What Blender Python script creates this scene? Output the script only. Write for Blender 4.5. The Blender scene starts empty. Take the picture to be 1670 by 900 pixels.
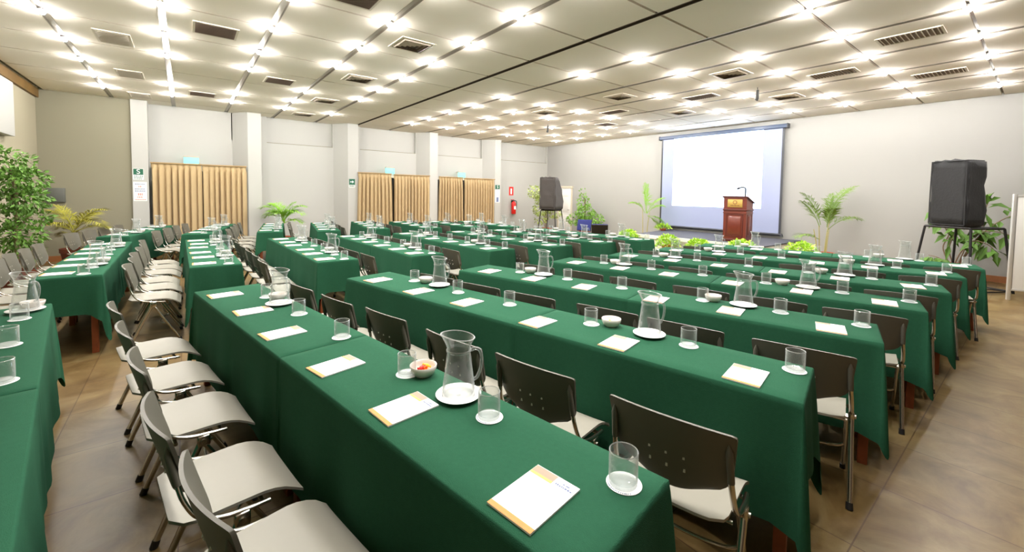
import bpy, bmesh, math, random
from mathutils import Vector, Matrix

C = bpy.context.scene.collection
PI = math.pi
R = math.radians
rnd = random.Random(7)

# ------------------------------------------------------------------ camera, light, exposure
HC = 1.57                      # lens height above the floor
YAW, PITCH, ROLL = -0.905625, -0.0462194, 0.0139798
FPX, CY = 680.68, 345.97       # focal length and optical centre of the 1670 x 900 frame
cam = bpy.data.cameras.new('camera')
cam_o = bpy.data.objects.new('camera', cam)
C.objects.link(cam_o)
_f = Vector((math.sin(YAW) * math.cos(PITCH), math.cos(YAW) * math.cos(PITCH), math.sin(PITCH)))
_r0 = Vector((math.cos(YAW), -math.sin(YAW), 0))
_u0 = _r0.cross(_f)
_r = math.cos(ROLL) * _r0 + math.sin(ROLL) * _u0
_u = -math.sin(ROLL) * _r0 + math.cos(ROLL) * _u0
cam_o.matrix_world = Matrix(((_r.x, _u.x, -_f.x, 0), (_r.y, _u.y, -_f.y, 0), (_r.z, _u.z, -_f.z, HC), (0, 0, 0, 1)))
cam.sensor_fit = 'HORIZONTAL'
cam.sensor_width = 36.0
cam.lens = 36.0 * FPX / 1670.0
cam.shift_y = -(450.0 - CY) / 1670.0
cam.clip_start = 0.05
sc = bpy.context.scene
sc.camera = cam_o
sc.view_settings.view_transform = 'Standard'
sc.view_settings.look = 'None'
sc.view_settings.gamma = 1.0
sc.view_settings.use_curve_mapping = False
sc.view_settings.exposure = 0.0
LAMP_W = 72.0                  # each ceiling spotlight
BULB_E = 1040.0                 # its glowing bulb
SCREEN_E = 3.2                 # the projected picture
AMBIENT = 0.25
sc.cycles.max_bounces = 8
sc.cycles.diffuse_bounces = 5
sc.cycles.transparent_max_bounces = 24
sc.cycles.sample_clamp_indirect = 4.0
sc.cycles.caustics_reflective = False
sc.cycles.caustics_refractive = False
w = bpy.data.worlds.new('world')
sc.world = w
w.use_nodes = True
w.node_tree.nodes['Background'].inputs['Color'].default_value = (1.0, 0.93, 0.82, 1)
w.node_tree.nodes['Background'].inputs['Strength'].default_value = AMBIENT

# ------------------------------------------------------------------ materials
def lin(r, g, b):
    def f(c):
        c /= 255.0
        return c / 12.92 if c <= 0.04045 else ((c + 0.055) / 1.055) ** 2.4
    return (f(r), f(g), f(b), 1)

def mat(name, col, rough=0.6, metal=0.0, spec=0.5, noise=None, bump=None, emis=None, sheen=0.0, coat=0.0):
    m = bpy.data.materials.new(name)
    m.use_nodes = True
    nt = m.node_tree
    b = nt.nodes['Principled BSDF']
    b.inputs['Base Color'].default_value = col
    b.inputs['Roughness'].default_value = rough
    b.inputs['Metallic'].default_value = metal
    b.inputs['Specular IOR Level'].default_value = spec
    b.inputs['Sheen Weight'].default_value = sheen
    b.inputs['Coat Weight'].default_value = coat
    if emis:
        b.inputs['Emission Color'].default_value = emis[0]
        b.inputs['Emission Strength'].default_value = emis[1]
    if noise:                                   # (scale, amount, detail)
        tc = nt.nodes.new('ShaderNodeTexCoord')
        n = nt.nodes.new('ShaderNodeTexNoise')
        n.inputs['Scale'].default_value = noise[0]
        n.inputs['Detail'].default_value = noise[2] if len(noise) > 2 else 4
        nt.links.new(tc.outputs['Object'], n.inputs['Vector'])
        mx = nt.nodes.new('ShaderNodeMix')
        mx.data_type = 'RGBA'
        a = noise[1]
        mx.inputs['A'].default_value = tuple(c * (1 - a) for c in col[:3]) + (1,)
        mx.inputs['B'].default_value = tuple(min(1, c * (1 + a)) for c in col[:3]) + (1,)
        nt.links.new(n.outputs['Fac'], mx.inputs['Factor'])
        nt.links.new(mx.outputs['Result'], b.inputs['Base Color'])
    if bump:                                    # (scale, strength)
        tc = nt.nodes.new('ShaderNodeTexCoord')
        n = nt.nodes.new('ShaderNodeTexNoise')
        n.inputs['Scale'].default_value = bump[0]
        nt.links.new(tc.outputs['Object'], n.inputs['Vector'])
        bp = nt.nodes.new('ShaderNodeBump')
        bp.inputs['Strength'].default_value = bump[1]
        bp.inputs['Distance'].default_value = 0.01
        nt.links.new(n.outputs['Fac'], bp.inputs['Height'])
        nt.links.new(bp.outputs['Normal'], b.inputs['Normal'])
    return m

def glass_mat(name, tint, rough=0.02, base=0.05):
    m = bpy.data.materials.new(name)
    m.use_nodes = True
    nt = m.node_tree
    nt.nodes.remove(nt.nodes['Principled BSDF'])
    out = nt.nodes['Material Output']
    tr = nt.nodes.new('ShaderNodeBsdfTransparent')
    tr.inputs['Color'].default_value = tint
    gl = nt.nodes.new('ShaderNodeBsdfGlossy')
    gl.inputs['Roughness'].default_value = rough
    lw = nt.nodes.new('ShaderNodeLayerWeight')
    lw.inputs['Blend'].default_value = 0.5
    pw = nt.nodes.new('ShaderNodeMath')
    pw.operation = 'POWER'
    pw.inputs[1].default_value = 2.2
    nt.links.new(lw.outputs['Facing'], pw.inputs[0])
    fr = nt.nodes.new('ShaderNodeMath')
    fr.operation = 'MULTIPLY_ADD'
    fr.inputs[1].default_value = 0.75
    fr.inputs[2].default_value = base
    nt.links.new(pw.outputs[0], fr.inputs[0])
    mx = nt.nodes.new('ShaderNodeMixShader')
    nt.links.new(fr.outputs[0], mx.inputs['Fac'])
    df = nt.nodes.new('ShaderNodeBsdfDiffuse')  # white diffuse stands in for light refracted at glass edges
    df.inputs['Color'].default_value = (0.85, 0.87, 0.87, 1)
    ed = nt.nodes.new('ShaderNodeMixShader')
    ed.inputs['Fac'].default_value = 0.5
    nt.links.new(gl.outputs['BSDF'], ed.inputs[1])
    nt.links.new(df.outputs['BSDF'], ed.inputs[2])
    nt.links.new(tr.outputs['BSDF'], mx.inputs[1])
    nt.links.new(ed.outputs['Shader'], mx.inputs[2])
    nt.links.new(mx.outputs['Shader'], out.inputs['Surface'])
    return m

def floor_mat():
    m = bpy.data.materials.new('floor_tile')
    m.use_nodes = True
    nt = m.node_tree
    b = nt.nodes['Principled BSDF']
    geo = nt.nodes.new('ShaderNodeNewGeometry')
    br = nt.nodes.new('ShaderNodeTexBrick')
    br.offset = 0.0
    br.inputs['Scale'].default_value = 1.0
    br.inputs['Brick Width'].default_value = 0.6
    br.inputs['Row Height'].default_value = 0.6
    br.inputs['Mortar Size'].default_value = 0.0035
    br.inputs['Mortar Smooth'].default_value = 0.2
    br.inputs['Color1'].default_value = lin(138, 126, 94)
    br.inputs['Color2'].default_value = lin(128, 118, 92)
    br.inputs['Mortar'].default_value = lin(98, 82, 64)
    mp = nt.nodes.new('ShaderNodeMapping')
    mp.inputs['Location'].default_value = (0.47, 0.05, 0)
    nt.links.new(geo.outputs['Position'], mp.inputs['Vector'])
    nt.links.new(mp.outputs['Vector'], br.inputs['Vector'])
    n1 = nt.nodes.new('ShaderNodeTexNoise')
    n1.inputs['Scale'].default_value = 2.6
    n1.inputs['Detail'].default_value = 8
    n1.inputs['Roughness'].default_value = 0.65
    n1.inputs['Distortion'].default_value = 0.8
    nt.links.new(geo.outputs['Position'], n1.inputs['Vector'])
    r1 = nt.nodes.new('ShaderNodeValToRGB')
    r1.color_ramp.elements[0].position = 0.32
    r1.color_ramp.elements[0].color = lin(178, 150, 114)
    r1.color_ramp.elements[1].position = 0.68
    r1.color_ramp.elements[1].color = lin(250, 236, 210)
    e = r1.color_ramp.elements.new(0.5)
    e.color = lin(218, 194, 160)
    nt.links.new(n1.outputs['Fac'], r1.inputs['Fac'])
    mx = nt.nodes.new('ShaderNodeMix')
    mx.data_type = 'RGBA'
    mx.blend_type = 'MULTIPLY'
    mx.inputs['Factor'].default_value = 1.0
    nt.links.new(br.outputs['Color'], mx.inputs['A'])
    nt.links.new(r1.outputs['Color'], mx.inputs['B'])
    nt.links.new(mx.outputs['Result'], b.inputs['Base Color'])
    b.inputs['Roughness'].default_value = 0.36
    b.inputs['Specular IOR Level'].default_value = 0.4
    bp = nt.nodes.new('ShaderNodeBump')
    bp.inputs['Strength'].default_value = 0.25
    bp.inputs['Distance'].default_value = 0.004
    nt.links.new(n1.outputs['Fac'], bp.inputs['Height'])
    nt.links.new(bp.outputs['Normal'], b.inputs['Normal'])
    return m

M = {}
M['floor'] = floor_mat()
M['wall'] = mat('wall_paint', lin(182, 181, 176), 0.85, noise=(0.8, 0.03))
M['wall_fr'] = mat('front_wall_toned_down', lin(165, 164, 160), 0.85, noise=(0.8, 0.03))  # same paint as the bays, darkened to offset strong lamp light
M['wall_tan'] = mat('wall_paint_tan_dimmed', lin(138, 133, 113), 0.85, noise=(0.8, 0.03))  # tan wall, its colour also darkened for the dim light there
M['wall_dim'] = mat('wall_paint_dim', lin(160, 152, 130), 0.85, noise=(0.8, 0.03))  # back wall colour lowered to reduce fill light from behind
M['wall_dark'] = mat('unseen_wall_dark', lin(84, 66, 50), 0.7, noise=(3, 0.2))  # unseen right wall, coloured dark only to cut fill light
M['ceiling'] = mat('ceiling_panel', lin(246, 237, 224), 0.9, noise=(0.9, 0.03))
M['channel'] = mat('channel_aluminium', lin(176, 168, 156), 0.38, metal=0.8)
M['joint'] = mat('ceiling_joint', lin(120, 108, 92), 0.8)
M['joint_dark'] = mat('ceiling_joint_dark', lin(72, 60, 48), 0.8)
M['cloth'] = mat('green_tablecloth', lin(38, 84, 61), 0.93, spec=0.1, noise=(60, 0.10, 2), bump=(420, 0.25))
M['wood'] = mat('table_wood', lin(136, 70, 40), 0.5, noise=(18, 0.25))
M['seat'] = mat('seat_plastic', lin(150, 146, 134), 0.42, noise=(40, 0.02), bump=(700, 0.06))
M['back'] = mat('back_plastic', lin(94, 91, 81), 0.42, noise=(40, 0.02), bump=(700, 0.06))
M['chrome'] = mat('chair_chrome', lin(198, 193, 184), 0.2, metal=1.0)
M['black'] = mat('black_plastic', lin(24, 23, 22), 0.5)
M['hole'] = mat('slot_pale', lin(206, 202, 190), 0.6)  # pale fill of the backrest slots
M['paper'] = mat('paper', lin(246, 246, 246), 0.7, spec=0.2)
M['orange'] = mat('orange_print', lin(232, 150, 92), 0.7, spec=0.2)
M['printbrown'] = mat('brown_print', lin(170, 152, 134), 0.7, spec=0.2)
M['printyellow'] = mat('yellow_print', lin(226, 190, 110), 0.7, spec=0.2)
M['printblue'] = mat('blue_print', lin(110, 122, 156), 0.7, spec=0.2)
M['china'] = mat('white_china', lin(242, 240, 240), 0.18, coat=0.3)
M['bowl'] = mat('cream_china', lin(236, 226, 220), 0.25, coat=0.2)
M['glass'] = glass_mat('clear_glass', (0.965, 0.975, 0.97, 1))
M['glassrim'] = glass_mat('glass_handle', (0.92, 0.95, 0.95, 1), 0.04, 0.22)
M['glassedge'] = glass_mat('glass_rim_highlight', (0.92, 0.95, 0.95, 1), 0.04, 0.5)  # extra white paints the bright glint along the rims
M['curtain'] = mat('tan_curtain', lin(182, 158, 120), 0.9, spec=0.1, sheen=0.1)
M['curtain_hem'] = mat('curtain_header', lin(166, 140, 102), 0.9, spec=0.1)
M['exit'] = mat('exit_sign_light', lin(120, 240, 214), 0.4, emis=((0.12, 0.95, 0.66, 1), 1.3))
M['signgreen'] = mat('sign_green', lin(16, 92, 66), 0.5)
M['signwhite'] = mat('sign_white', lin(244, 244, 240), 0.5)
M['signred'] = mat('sign_red', lin(214, 42, 30), 0.5)
M['signpink'] = mat('sign_red_faded', lin(216, 150, 140), 0.6)
M['red'] = mat('extinguisher_red', lin(206, 22, 18), 0.3, coat=0.4)
M['screen'] = mat('screen_cloth', lin(160, 168, 200), 0.85)
M['picture'] = mat('projected_picture', lin(240, 244, 250), 0.8, emis=((0.50, 0.70, 1.0, 1), SCREEN_E))
M['screenframe'] = mat('screen_case', lin(58, 60, 66), 0.45)
M['screencase'] = mat('screen_roller_case', lin(70, 84, 110), 0.35)
M['mahogany'] = mat('mahogany', lin(110, 44, 30), 0.32, noise=(9, 0.25), coat=0.3)
M['mahogany_dark'] = mat('mahogany_moulding', lin(84, 30, 22), 0.32, coat=0.3)
M['brass'] = mat('brass_plaque', lin(200, 164, 90), 0.35, metal=0.4)
M['stagetop'] = mat('stage_carpet', lin(72, 72, 80), 0.9)
M['stageside'] = mat('stage_riser', lin(244, 240, 234), 0.7)
M['drape'] = mat('white_drape', lin(226, 222, 214), 0.8)
M['spk'] = mat('speaker_cover', lin(22, 22, 24), 0.75, noise=(8, 0.15), bump=(30, 0.3), sheen=0.1)
M['spk_brown'] = mat('speaker_cover_faded', lin(62, 57, 54), 0.8, noise=(8, 0.12), bump=(30, 0.3), sheen=0.1)
M['iron'] = mat('black_steel', lin(26, 24, 24), 0.45, metal=0.4)
M['pot'] = mat('terracotta', lin(176, 84, 56), 0.7, noise=(20, 0.12))
M['potdark'] = mat('brown_pot', lin(108, 52, 32), 0.6, noise=(20, 0.12))
M['soil'] = mat('soil', lin(48, 36, 26), 0.95)
M['bark'] = mat('bark', lin(128, 108, 84), 0.85, noise=(30, 0.2))
M['cane'] = mat('palm_cane', lin(168, 160, 100), 0.7, noise=(30, 0.15))
def leafmat(name, col, amt=0.25):
    return mat(name, col, 0.5, spec=0.35, noise=(5, amt))
M['ficus'] = leafmat('ficus_leaf', lin(98, 138, 56), 0.5)
M['ficus2'] = leafmat('variegated_leaf', lin(160, 176, 96), 0.35)
M['ficus3'] = leafmat('young_ficus_leaf', lin(122, 166, 66), 0.35)
M['palm'] = leafmat('palm_leaf', lin(116, 146, 62), 0.25)
M['palmy'] = leafmat('yellow_palm_leaf', lin(150, 146, 50), 0.3)
M['palml'] = leafmat('bright_palm_leaf', lin(138, 188, 56), 0.25)
M['bush'] = leafmat('lime_leaf', lin(172, 210, 72), 0.3)
M['broad'] = leafmat('broad_leaf', lin(86, 124, 46), 0.3)
M['boxgrey'] = mat('grey_cabinet', lin(92, 94, 88), 0.5)
M['skirt'] = mat('skirting_wood', lin(156, 100, 58), 0.5, noise=(12, 0.2))
M['cornice'] = mat('cornice_wood', lin(112, 84, 40), 0.6, noise=(3, 0.4))
M['ventwhite'] = mat('vent_enamel', lin(222, 212, 196), 0.5)
M['ventgrey'] = mat('vent_slat', lin(186, 172, 156), 0.6)
M['ventdark'] = mat('vent_dark', lin(128, 110, 98), 0.8)
M['bulb'] = mat('bulb_glow', lin(255, 250, 240), 0.4, emis=((1.0, 0.97, 0.93, 1), BULB_E))
M['trimring'] = mat('spot_ring', lin(225, 222, 214), 0.3, metal=0.6)
M['blue'] = mat('blue_fabric', lin(28, 36, 100), 0.85, sheen=0.1)
M['board'] = mat('white_board', lin(236, 236, 232), 0.4)
M['alu'] = mat('aluminium_frame', lin(226, 226, 222), 0.35, metal=0.5)
M['doorw'] = mat('door_paint', lin(232, 230, 226), 0.6)
M['doorf'] = mat('door_frame_paint', lin(214, 204, 184), 0.6)
for nm, c in (('candy_orange', (236, 120, 40)), ('candy_yellow', (240, 200, 60)), ('candy_red', (206, 50, 44)), ('candy_green', (90, 140, 60))):
    M[nm] = mat(nm, lin(*c), 0.35)

# ------------------------------------------------------------------ mesh helpers
class MB:
    """collects shapes into ONE mesh"""
    def __init__(s):
        s.v, s.f, s.mi, s.mats = [], [], [], []
    def m(s, mt):
        if mt not in s.mats:
            s.mats.append(mt)
        return s.mats.index(mt)
    def add(s, vs, fs, mt, T=None):
        o = len(s.v)
        for p in vs:
            p = Vector(p)
            s.v.append(T @ p if T else p)
        k = s.m(mt)
        for f in fs:
            s.f.append([i + o for i in f])
            s.mi.append(k)
    def box(s, x0, x1, y0, y1, z0, z1, mt, bev=0.0, T=None):
        if bev > 0:
            bm = bmesh.new()
            bmesh.ops.create_cube(bm, size=1)
            for q in bm.verts:
                q.co = Vector(((x0 + x1) / 2 + q.co.x * (x1 - x0), (y0 + y1) / 2 + q.co.y * (y1 - y0), (z0 + z1) / 2 + q.co.z * (z1 - z0)))
            bmesh.ops.bevel(bm, geom=bm.edges[:], offset=bev, segments=2, affect='EDGES', profile=0.5)
            bm.verts.index_update()
            s.add([q.co.copy() for q in bm.verts], [[q.index for q in f.verts] for f in bm.faces], mt, T)
            bm.free()
            return
        vs = [(x, y, z) for z in (z0, z1) for y in (y0, y1) for x in (x0, x1)]
        s.add(vs, [(0, 2, 3, 1), (4, 5, 7, 6), (0, 1, 5, 4), (2, 6, 7, 3), (0, 4, 6, 2), (1, 3, 7, 5)], mt, T)
    def lathe(s, prof, mt, seg=24, cx=0, cy=0, T=None, cap0=True, cap1=True, spout=None):
        vs, fs = [], []
        n = len(prof)
        for i in range(seg):
            a = 2 * PI * i / seg
            for k, (r, z) in enumerate(prof):
                rr = r
                if spout:
                    rr, z = spout(a, r, z, k)
                vs.append((cx + rr * math.cos(a), cy + rr * math.sin(a), z))
        for i in range(seg):
            j = (i + 1) % seg
            for k in range(n - 1):
                fs.append((i * n + k, j * n + k, j * n + k + 1, i * n + k + 1))
        if cap0 and prof[0][0] > 1e-6:
            fs.append([i * n for i in range(seg)][::-1])
        if cap1 and prof[-1][0] > 1e-6:
            fs.append([i * n + n - 1 for i in range(seg)])
        s.add(vs, fs, mt, T)
    def tube(s, pts, rad, mt, seg=8, T=None, flat=1.0):
        pts = [Vector(p) for p in pts]
        rads = rad if isinstance(rad, (list, tuple)) else [rad] * len(pts)
        vs, fs = [], []
        up = Vector((0, 0, 1))
        d0 = (pts[1] - pts[0]).normalized()
        if abs(d0.z) > 0.95:
            up = Vector((1, 0, 0))
        side = d0.cross(up).normalized()
        for i, p in enumerate(pts):
            d = (pts[min(i + 1, len(pts) - 1)] - pts[max(i - 1, 0)]).normalized()
            side = (side - d * side.dot(d)).normalized()
            nn = d.cross(side).normalized()
            for k in range(seg):
                a = 2 * PI * k / seg
                vs.append(p + side * math.cos(a) * rads[i] * flat + nn * math.sin(a) * rads[i])
        for i in range(len(pts) - 1):
            for k in range(seg):
                l = (k + 1) % seg
                fs.append((i * seg + k, i * seg + l, (i + 1) * seg + l, (i + 1) * seg + k))
        fs.append(list(range(seg))[::-1])
        fs.append([(len(pts) - 1) * seg + k for k in range(seg)])
        s.add(vs, fs, mt, T)
    def mesh(s, name, smooth=35):
        me = bpy.data.meshes.new(name)
        me.from_pydata([tuple(p) for p in s.v], [], s.f)
        for q in s.mats:
            me.materials.append(M[q])
        me.polygons.foreach_set('material_index', s.mi)
        if smooth:
            me.polygons.foreach_set('use_smooth', [True] * len(s.f))
            me.update()
            me.set_sharp_from_angle(angle=R(smooth))
        me.update()
        return me

def link(name, data, parent=None, loc=(0, 0, 0), rz=0.0):
    o = bpy.data.objects.new(name, data)
    C.objects.link(o)
    o.location = loc
    o.rotation_euler = (0, 0, rz)
    if parent:
        o.parent = parent
    return o

def tag(o, label, cat, group=None, kind=None):
    o['label'] = label
    o['category'] = cat
    if group:
        o['group'] = group
    if kind:
        o['kind'] = kind
    return o

def struct(name, me):
    o = link(name, me)
    o['kind'] = 'structure'
    return o

def copy_tree(o, parent=None):
    c = o.copy()
    C.objects.link(c)
    if parent:
        c.parent = parent
    for ch in list(o.children):
        copy_tree(ch, c)
    return c

def catmull(pts, n=6):
    pts = [Vector(p) for p in pts]
    out = []
    P = [pts[0] * 2 - pts[1]] + pts + [pts[-1] * 2 - pts[-2]]
    for i in range(1, len(P) - 2):
        for k in range(n):
            t = k / n
            a, b, c, d = P[i - 1], P[i], P[i + 1], P[i + 2]
            out.append(0.5 * ((2 * b) + (c - a) * t + (2 * a - 5 * b + 4 * c - d) * t * t + (3 * b - a - 3 * c + d) * t ** 3))
    out.append(pts[-1])
    return out

ORD = ['first', 'second', 'third', 'fourth', 'fifth', 'sixth', 'seventh', 'eighth', 'ninth', 'tenth', 'eleventh', 'twelfth']

# ------------------------------------------------------------------ room shell
H = 3.54
YF = 12.15                     # front wall with the screen
XL = -13.1                     # curtain wall, deep plane
XC = -12.7                     # column faces
YB = -2.35                     # back wall
XR = 3.4
m = MB(); m.box(XL - 0.3, XR, YB, YF, -0.05, 0, 'floor'); struct('floor', m.mesh('floor', 0))
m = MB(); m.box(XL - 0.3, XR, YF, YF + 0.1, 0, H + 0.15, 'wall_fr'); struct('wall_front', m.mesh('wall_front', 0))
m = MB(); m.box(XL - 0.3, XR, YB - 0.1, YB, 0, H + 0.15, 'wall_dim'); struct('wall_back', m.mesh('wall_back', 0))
m = MB(); m.box(XR, XR + 0.1, YB - 0.1, YF + 0.1, 0, H + 0.15, 'wall_dark'); struct('wall_right', m.mesh('wall_right', 0))
cols = [(-0.92, -0.64), (1.30, 1.60), (3.80, 4.10), (6.45, 6.75), (9.13, 9.40)]
m = MB()
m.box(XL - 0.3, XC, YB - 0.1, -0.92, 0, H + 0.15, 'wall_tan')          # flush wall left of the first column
m.box(XL - 0.3, XL, -0.92, YF + 0.1, 0, 2.84, 'wall')              # deep plane of the bays
m.box(XL - 0.3, XL - 0.12, 1.6, YF + 0.1, 2.84, H + 0.15, 'wall')  # upper set-back panels
m.box(XL - 0.3, XL, -0.92, 1.6, 2.84, H + 0.15, 'wall')
for (a, b) in cols[1:]:
    m.box(XL - 0.12, XL, a - 0.32, b + 0.18, 2.84, H + 0.15, 'wall')
m.box(XL - 0.12, XL, YF - 0.05, YF, 2.84, H + 0.15, 'wall')
for k in range(1, len(cols)):
    y0, y1 = cols[k][1] + 0.18, (cols[k + 1][0] - 0.32 if k + 1 < len(cols) else YF - 0.05)
    m.box(XL - 0.12, XL + 0.006, y0, y1, 2.835, 2.85, 'wall_tan')
struct('wall_left', m.mesh('wall_left', 0))
for i, (a, b) in enumerate(cols):
    m = MB()
    sp = 0.30 if i else 0.0
    xf = XC if i else XC + 0.06
    vs = [(xf, a, 0), (xf, b, 0), (XL, b, 0), (XL, a - sp, 0), (xf, a, H + 0.1), (xf, b, H + 0.1), (XL, b, H + 0.1), (XL, a - sp, H + 0.1)]
    m.add(vs, [(0, 1, 5, 4), (1, 2, 6, 5), (2, 3, 7, 6), (3, 0, 4, 7), (4, 5, 6, 7)], 'wall')
    struct('trim_%d' % (i + 1), m.mesh('column', 0))
# skirting boards
m = MB(); m.box(XC, XC + 0.015, YB, -0.92, 0, 0.12, 'skirt'); struct('baseboard_left', m.mesh('baseboard', 0))
m = MB(); m.box(-3.8, XR, YF - 0.015, YF, 0, 0.12, 'skirt'); struct('baseboard_front', m.mesh('baseboard', 0))
# wooden cornice and the pale bulkhead on the back wall
m = MB(); m.box(XC, -6, YB, YB + 0.05, H - 0.17, H, 'cornice'); struct('trim_6', m.mesh('cornice', 0))
m = MB(); m.box(-10.75, -6, YB, YB + 0.12, 2.40, 3.30, 'wall', 0.01); struct('trim_7', m.mesh('bulkhead'))

# ceiling: panels with wide light channels along x and narrow joints along y
YS = [-2.27, -1.22, -0.17, 0.87, 1.93, 3.01, 4.11, 5.23, 6.38, 7.54, 8.70, 9.90, 11.03, 12.15]
XS = [2.66, 1.58, 0.50, -0.57, -1.64, -2.69, -3.74, -4.84, -5.91, -7.02, -8.12, -9.21, -10.37, -11.43, -12.5]
m = MB()
gx, gy = 0.017, 0.036          # half widths of joint / channel
xe = [XR] + XS + [XL - 0.2]
ye = [YB] + YS
for i in range(len(xe) - 1):
    for j in range(len(ye) - 1):
        a, b = xe[i + 1] + (gx if i < len(xe) - 2 else 0), xe[i] - (gx if i > 0 else 0)
        c, d = ye[j] + (gy if j > 0 else 0), ye[j + 1] - gy
        if b - a > 0.05 and d - c > 0.02:
            m.box(a, b, c, d, H, H + 0.03, 'ceiling')
struct('ceiling', m.mesh('ceiling', 0))
m = MB(); m.box(XL - 0.3, XR, YB - 0.1, YF + 0.1, H + 0.04, H + 0.12, 'joint'); struct('trim_8', m.mesh('ceiling_void', 0))
for j, y in enumerate(YS[1:-1]):
    m = MB()
    dark = abs(y - 4.11) < 0.01
    m.box(XL - 0.2, XR, y - gy, y + gy, H + 0.022, H + 0.03, 'joint_dark' if dark else 'channel')
    for s in (-1, 1):
        m.box(XL - 0.2, XR, y + s * gy - 0.003, y + s * gy + 0.003, H - 0.004, H + 0.03, 'joint_dark' if dark else 'channel')
    struct('trim_%d' % (9 + j), m.mesh('ceiling_channel', 0))

# ------------------------------------------------------------------ ceiling spotlights
me_ring = MB(); me_ring.lathe([(0.028, 0.02), (0.030, 0.0), (0.044, -0.006), (0.048, 0.0), (0.048, 0.02)], 'trimring', 20, cap0=False, cap1=False)
me_ring = me_ring.mesh('spot_ring')
me_bulb = MB(); me_bulb.lathe([(0.0, -0.046), (0.014, -0.043), (0.024, -0.032), (0.027, -0.018), (0.022, -0.002), (0.014, 0.018)], 'bulb', 16)
me_bulb = me_bulb.mesh('spot_bulb')
spot = bpy.data.lights.new('spot_beam', 'SPOT')
spot.energy = LAMP_W
spot.color = (1.0, 0.97, 0.93)
spot.spot_size = R(106)
spot.spot_blend = 1.0
spot.shadow_soft_size = 0.03
SER = 'ABCDEFGHIJKL'
lampx = {t: x for t, x in zip(range(-8, 7), XS)}
unlit = {('B', 3), ('C', 3), ('D', 2), ('E', 4), ('H', -1), ('G', -3)} | {('F', t) for t in range(-8, 7)} | {(s, 0) for s in 'GHIJKL'}
first_lamp = None
for k, sname in enumerate(SER):
    y = YS[1 + k]
    n = 0
    for t in range(6, -6, -1):
        if (sname, t) in unlit:
            continue
        if t == 6 or (sname == 'A' and t < 0) or (sname == 'B' and t < -1):
            continue
        if first_lamp is None:
            o = link('ceiling_spotlight', me_ring)
            link('bulb', me_bulb, o)
            link('beam', spot, o, (0, 0, -0.05))
            first_lamp = o
        else:
            o = copy_tree(first_lamp)
        o.location = (lampx[t], y, H)
        tag(o, 'glowing ceiling spotlight, %s from left, %s lit ceiling channel from the back wall' % (ORD[n], ORD[k if k < 6 else k - 1]), 'ceiling light', 'spotlights in the ceiling channels')
        n += 1

# ------------------------------------------------------------------ ceiling vents
def vent_diffuser(s=0.24):
    o = bpy.data.objects.new('air_vent', None); C.objects.link(o)
    f = MB()
    for (a, b, c, d) in ((-s, s, -s, -s + 0.03), (-s, s, s - 0.03, s), (-s, -s + 0.03, -s, s), (s - 0.03, s, -s, s)):
        f.box(a, b, c, d, -0.012, 0.0, 'ventwhite')
    link('frame', f.mesh('vent_frame', 0), o)
    g = MB(); g.box(-s + 0.03, s - 0.03, -s + 0.03, s - 0.03, -0.003, 0, 'ventdark')
    link('backing', g.mesh('vent_back', 0), o)
    g = MB()
    q = s - 0.04
    while q > 0.04:
        i = q - 0.028
        vs = [(-q, -q, -0.004), (q, -q, -0.004), (q, q, -0.004), (-q, q, -0.004), (-i, -i, -0.022), (i, -i, -0.022), (i, i, -0.022), (-i, i, -0.022)]
        g.add(vs, [(0, 1, 5, 4), (1, 2, 6, 5), (2, 3, 7, 6), (3, 0, 4, 7)], 'ventgrey')
        q -= 0.05
    link('louvre', g.mesh('vent_louvre', 0), o)
    return o
def vent_grille(w, d, slat, dark, n):
    o = bpy.data.objects.new('air_vent', None); C.objects.link(o)
    f = MB()
    b = 0.025
    for (x0, x1, y0, y1) in ((-w, w, -d, -d + b), (-w, w, d - b, d), (-w, -w + b, -d, d), (w - b, w, -d, d)):
        f.box(x0, x1, y0, y1, -0.012, 0, 'ventwhite')
    link('frame', f.mesh('vent_frame', 0), o)
    g = MB(); g.box(-w + b, w - b, -d + b, d - b, -0.003, 0, dark); link('backing', g.mesh('vent_back', 0), o)
    g = MB()
    for i in range(n):
        x = -w + b + (i + 0.5) * (2 * (w - b)) / n
        g.box(x - 0.004, x + 0.004, -d + b, d - b, -0.014, -0.003, slat)
    link('slats', g.mesh('vent_slats', 0), o)
    return o
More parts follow.
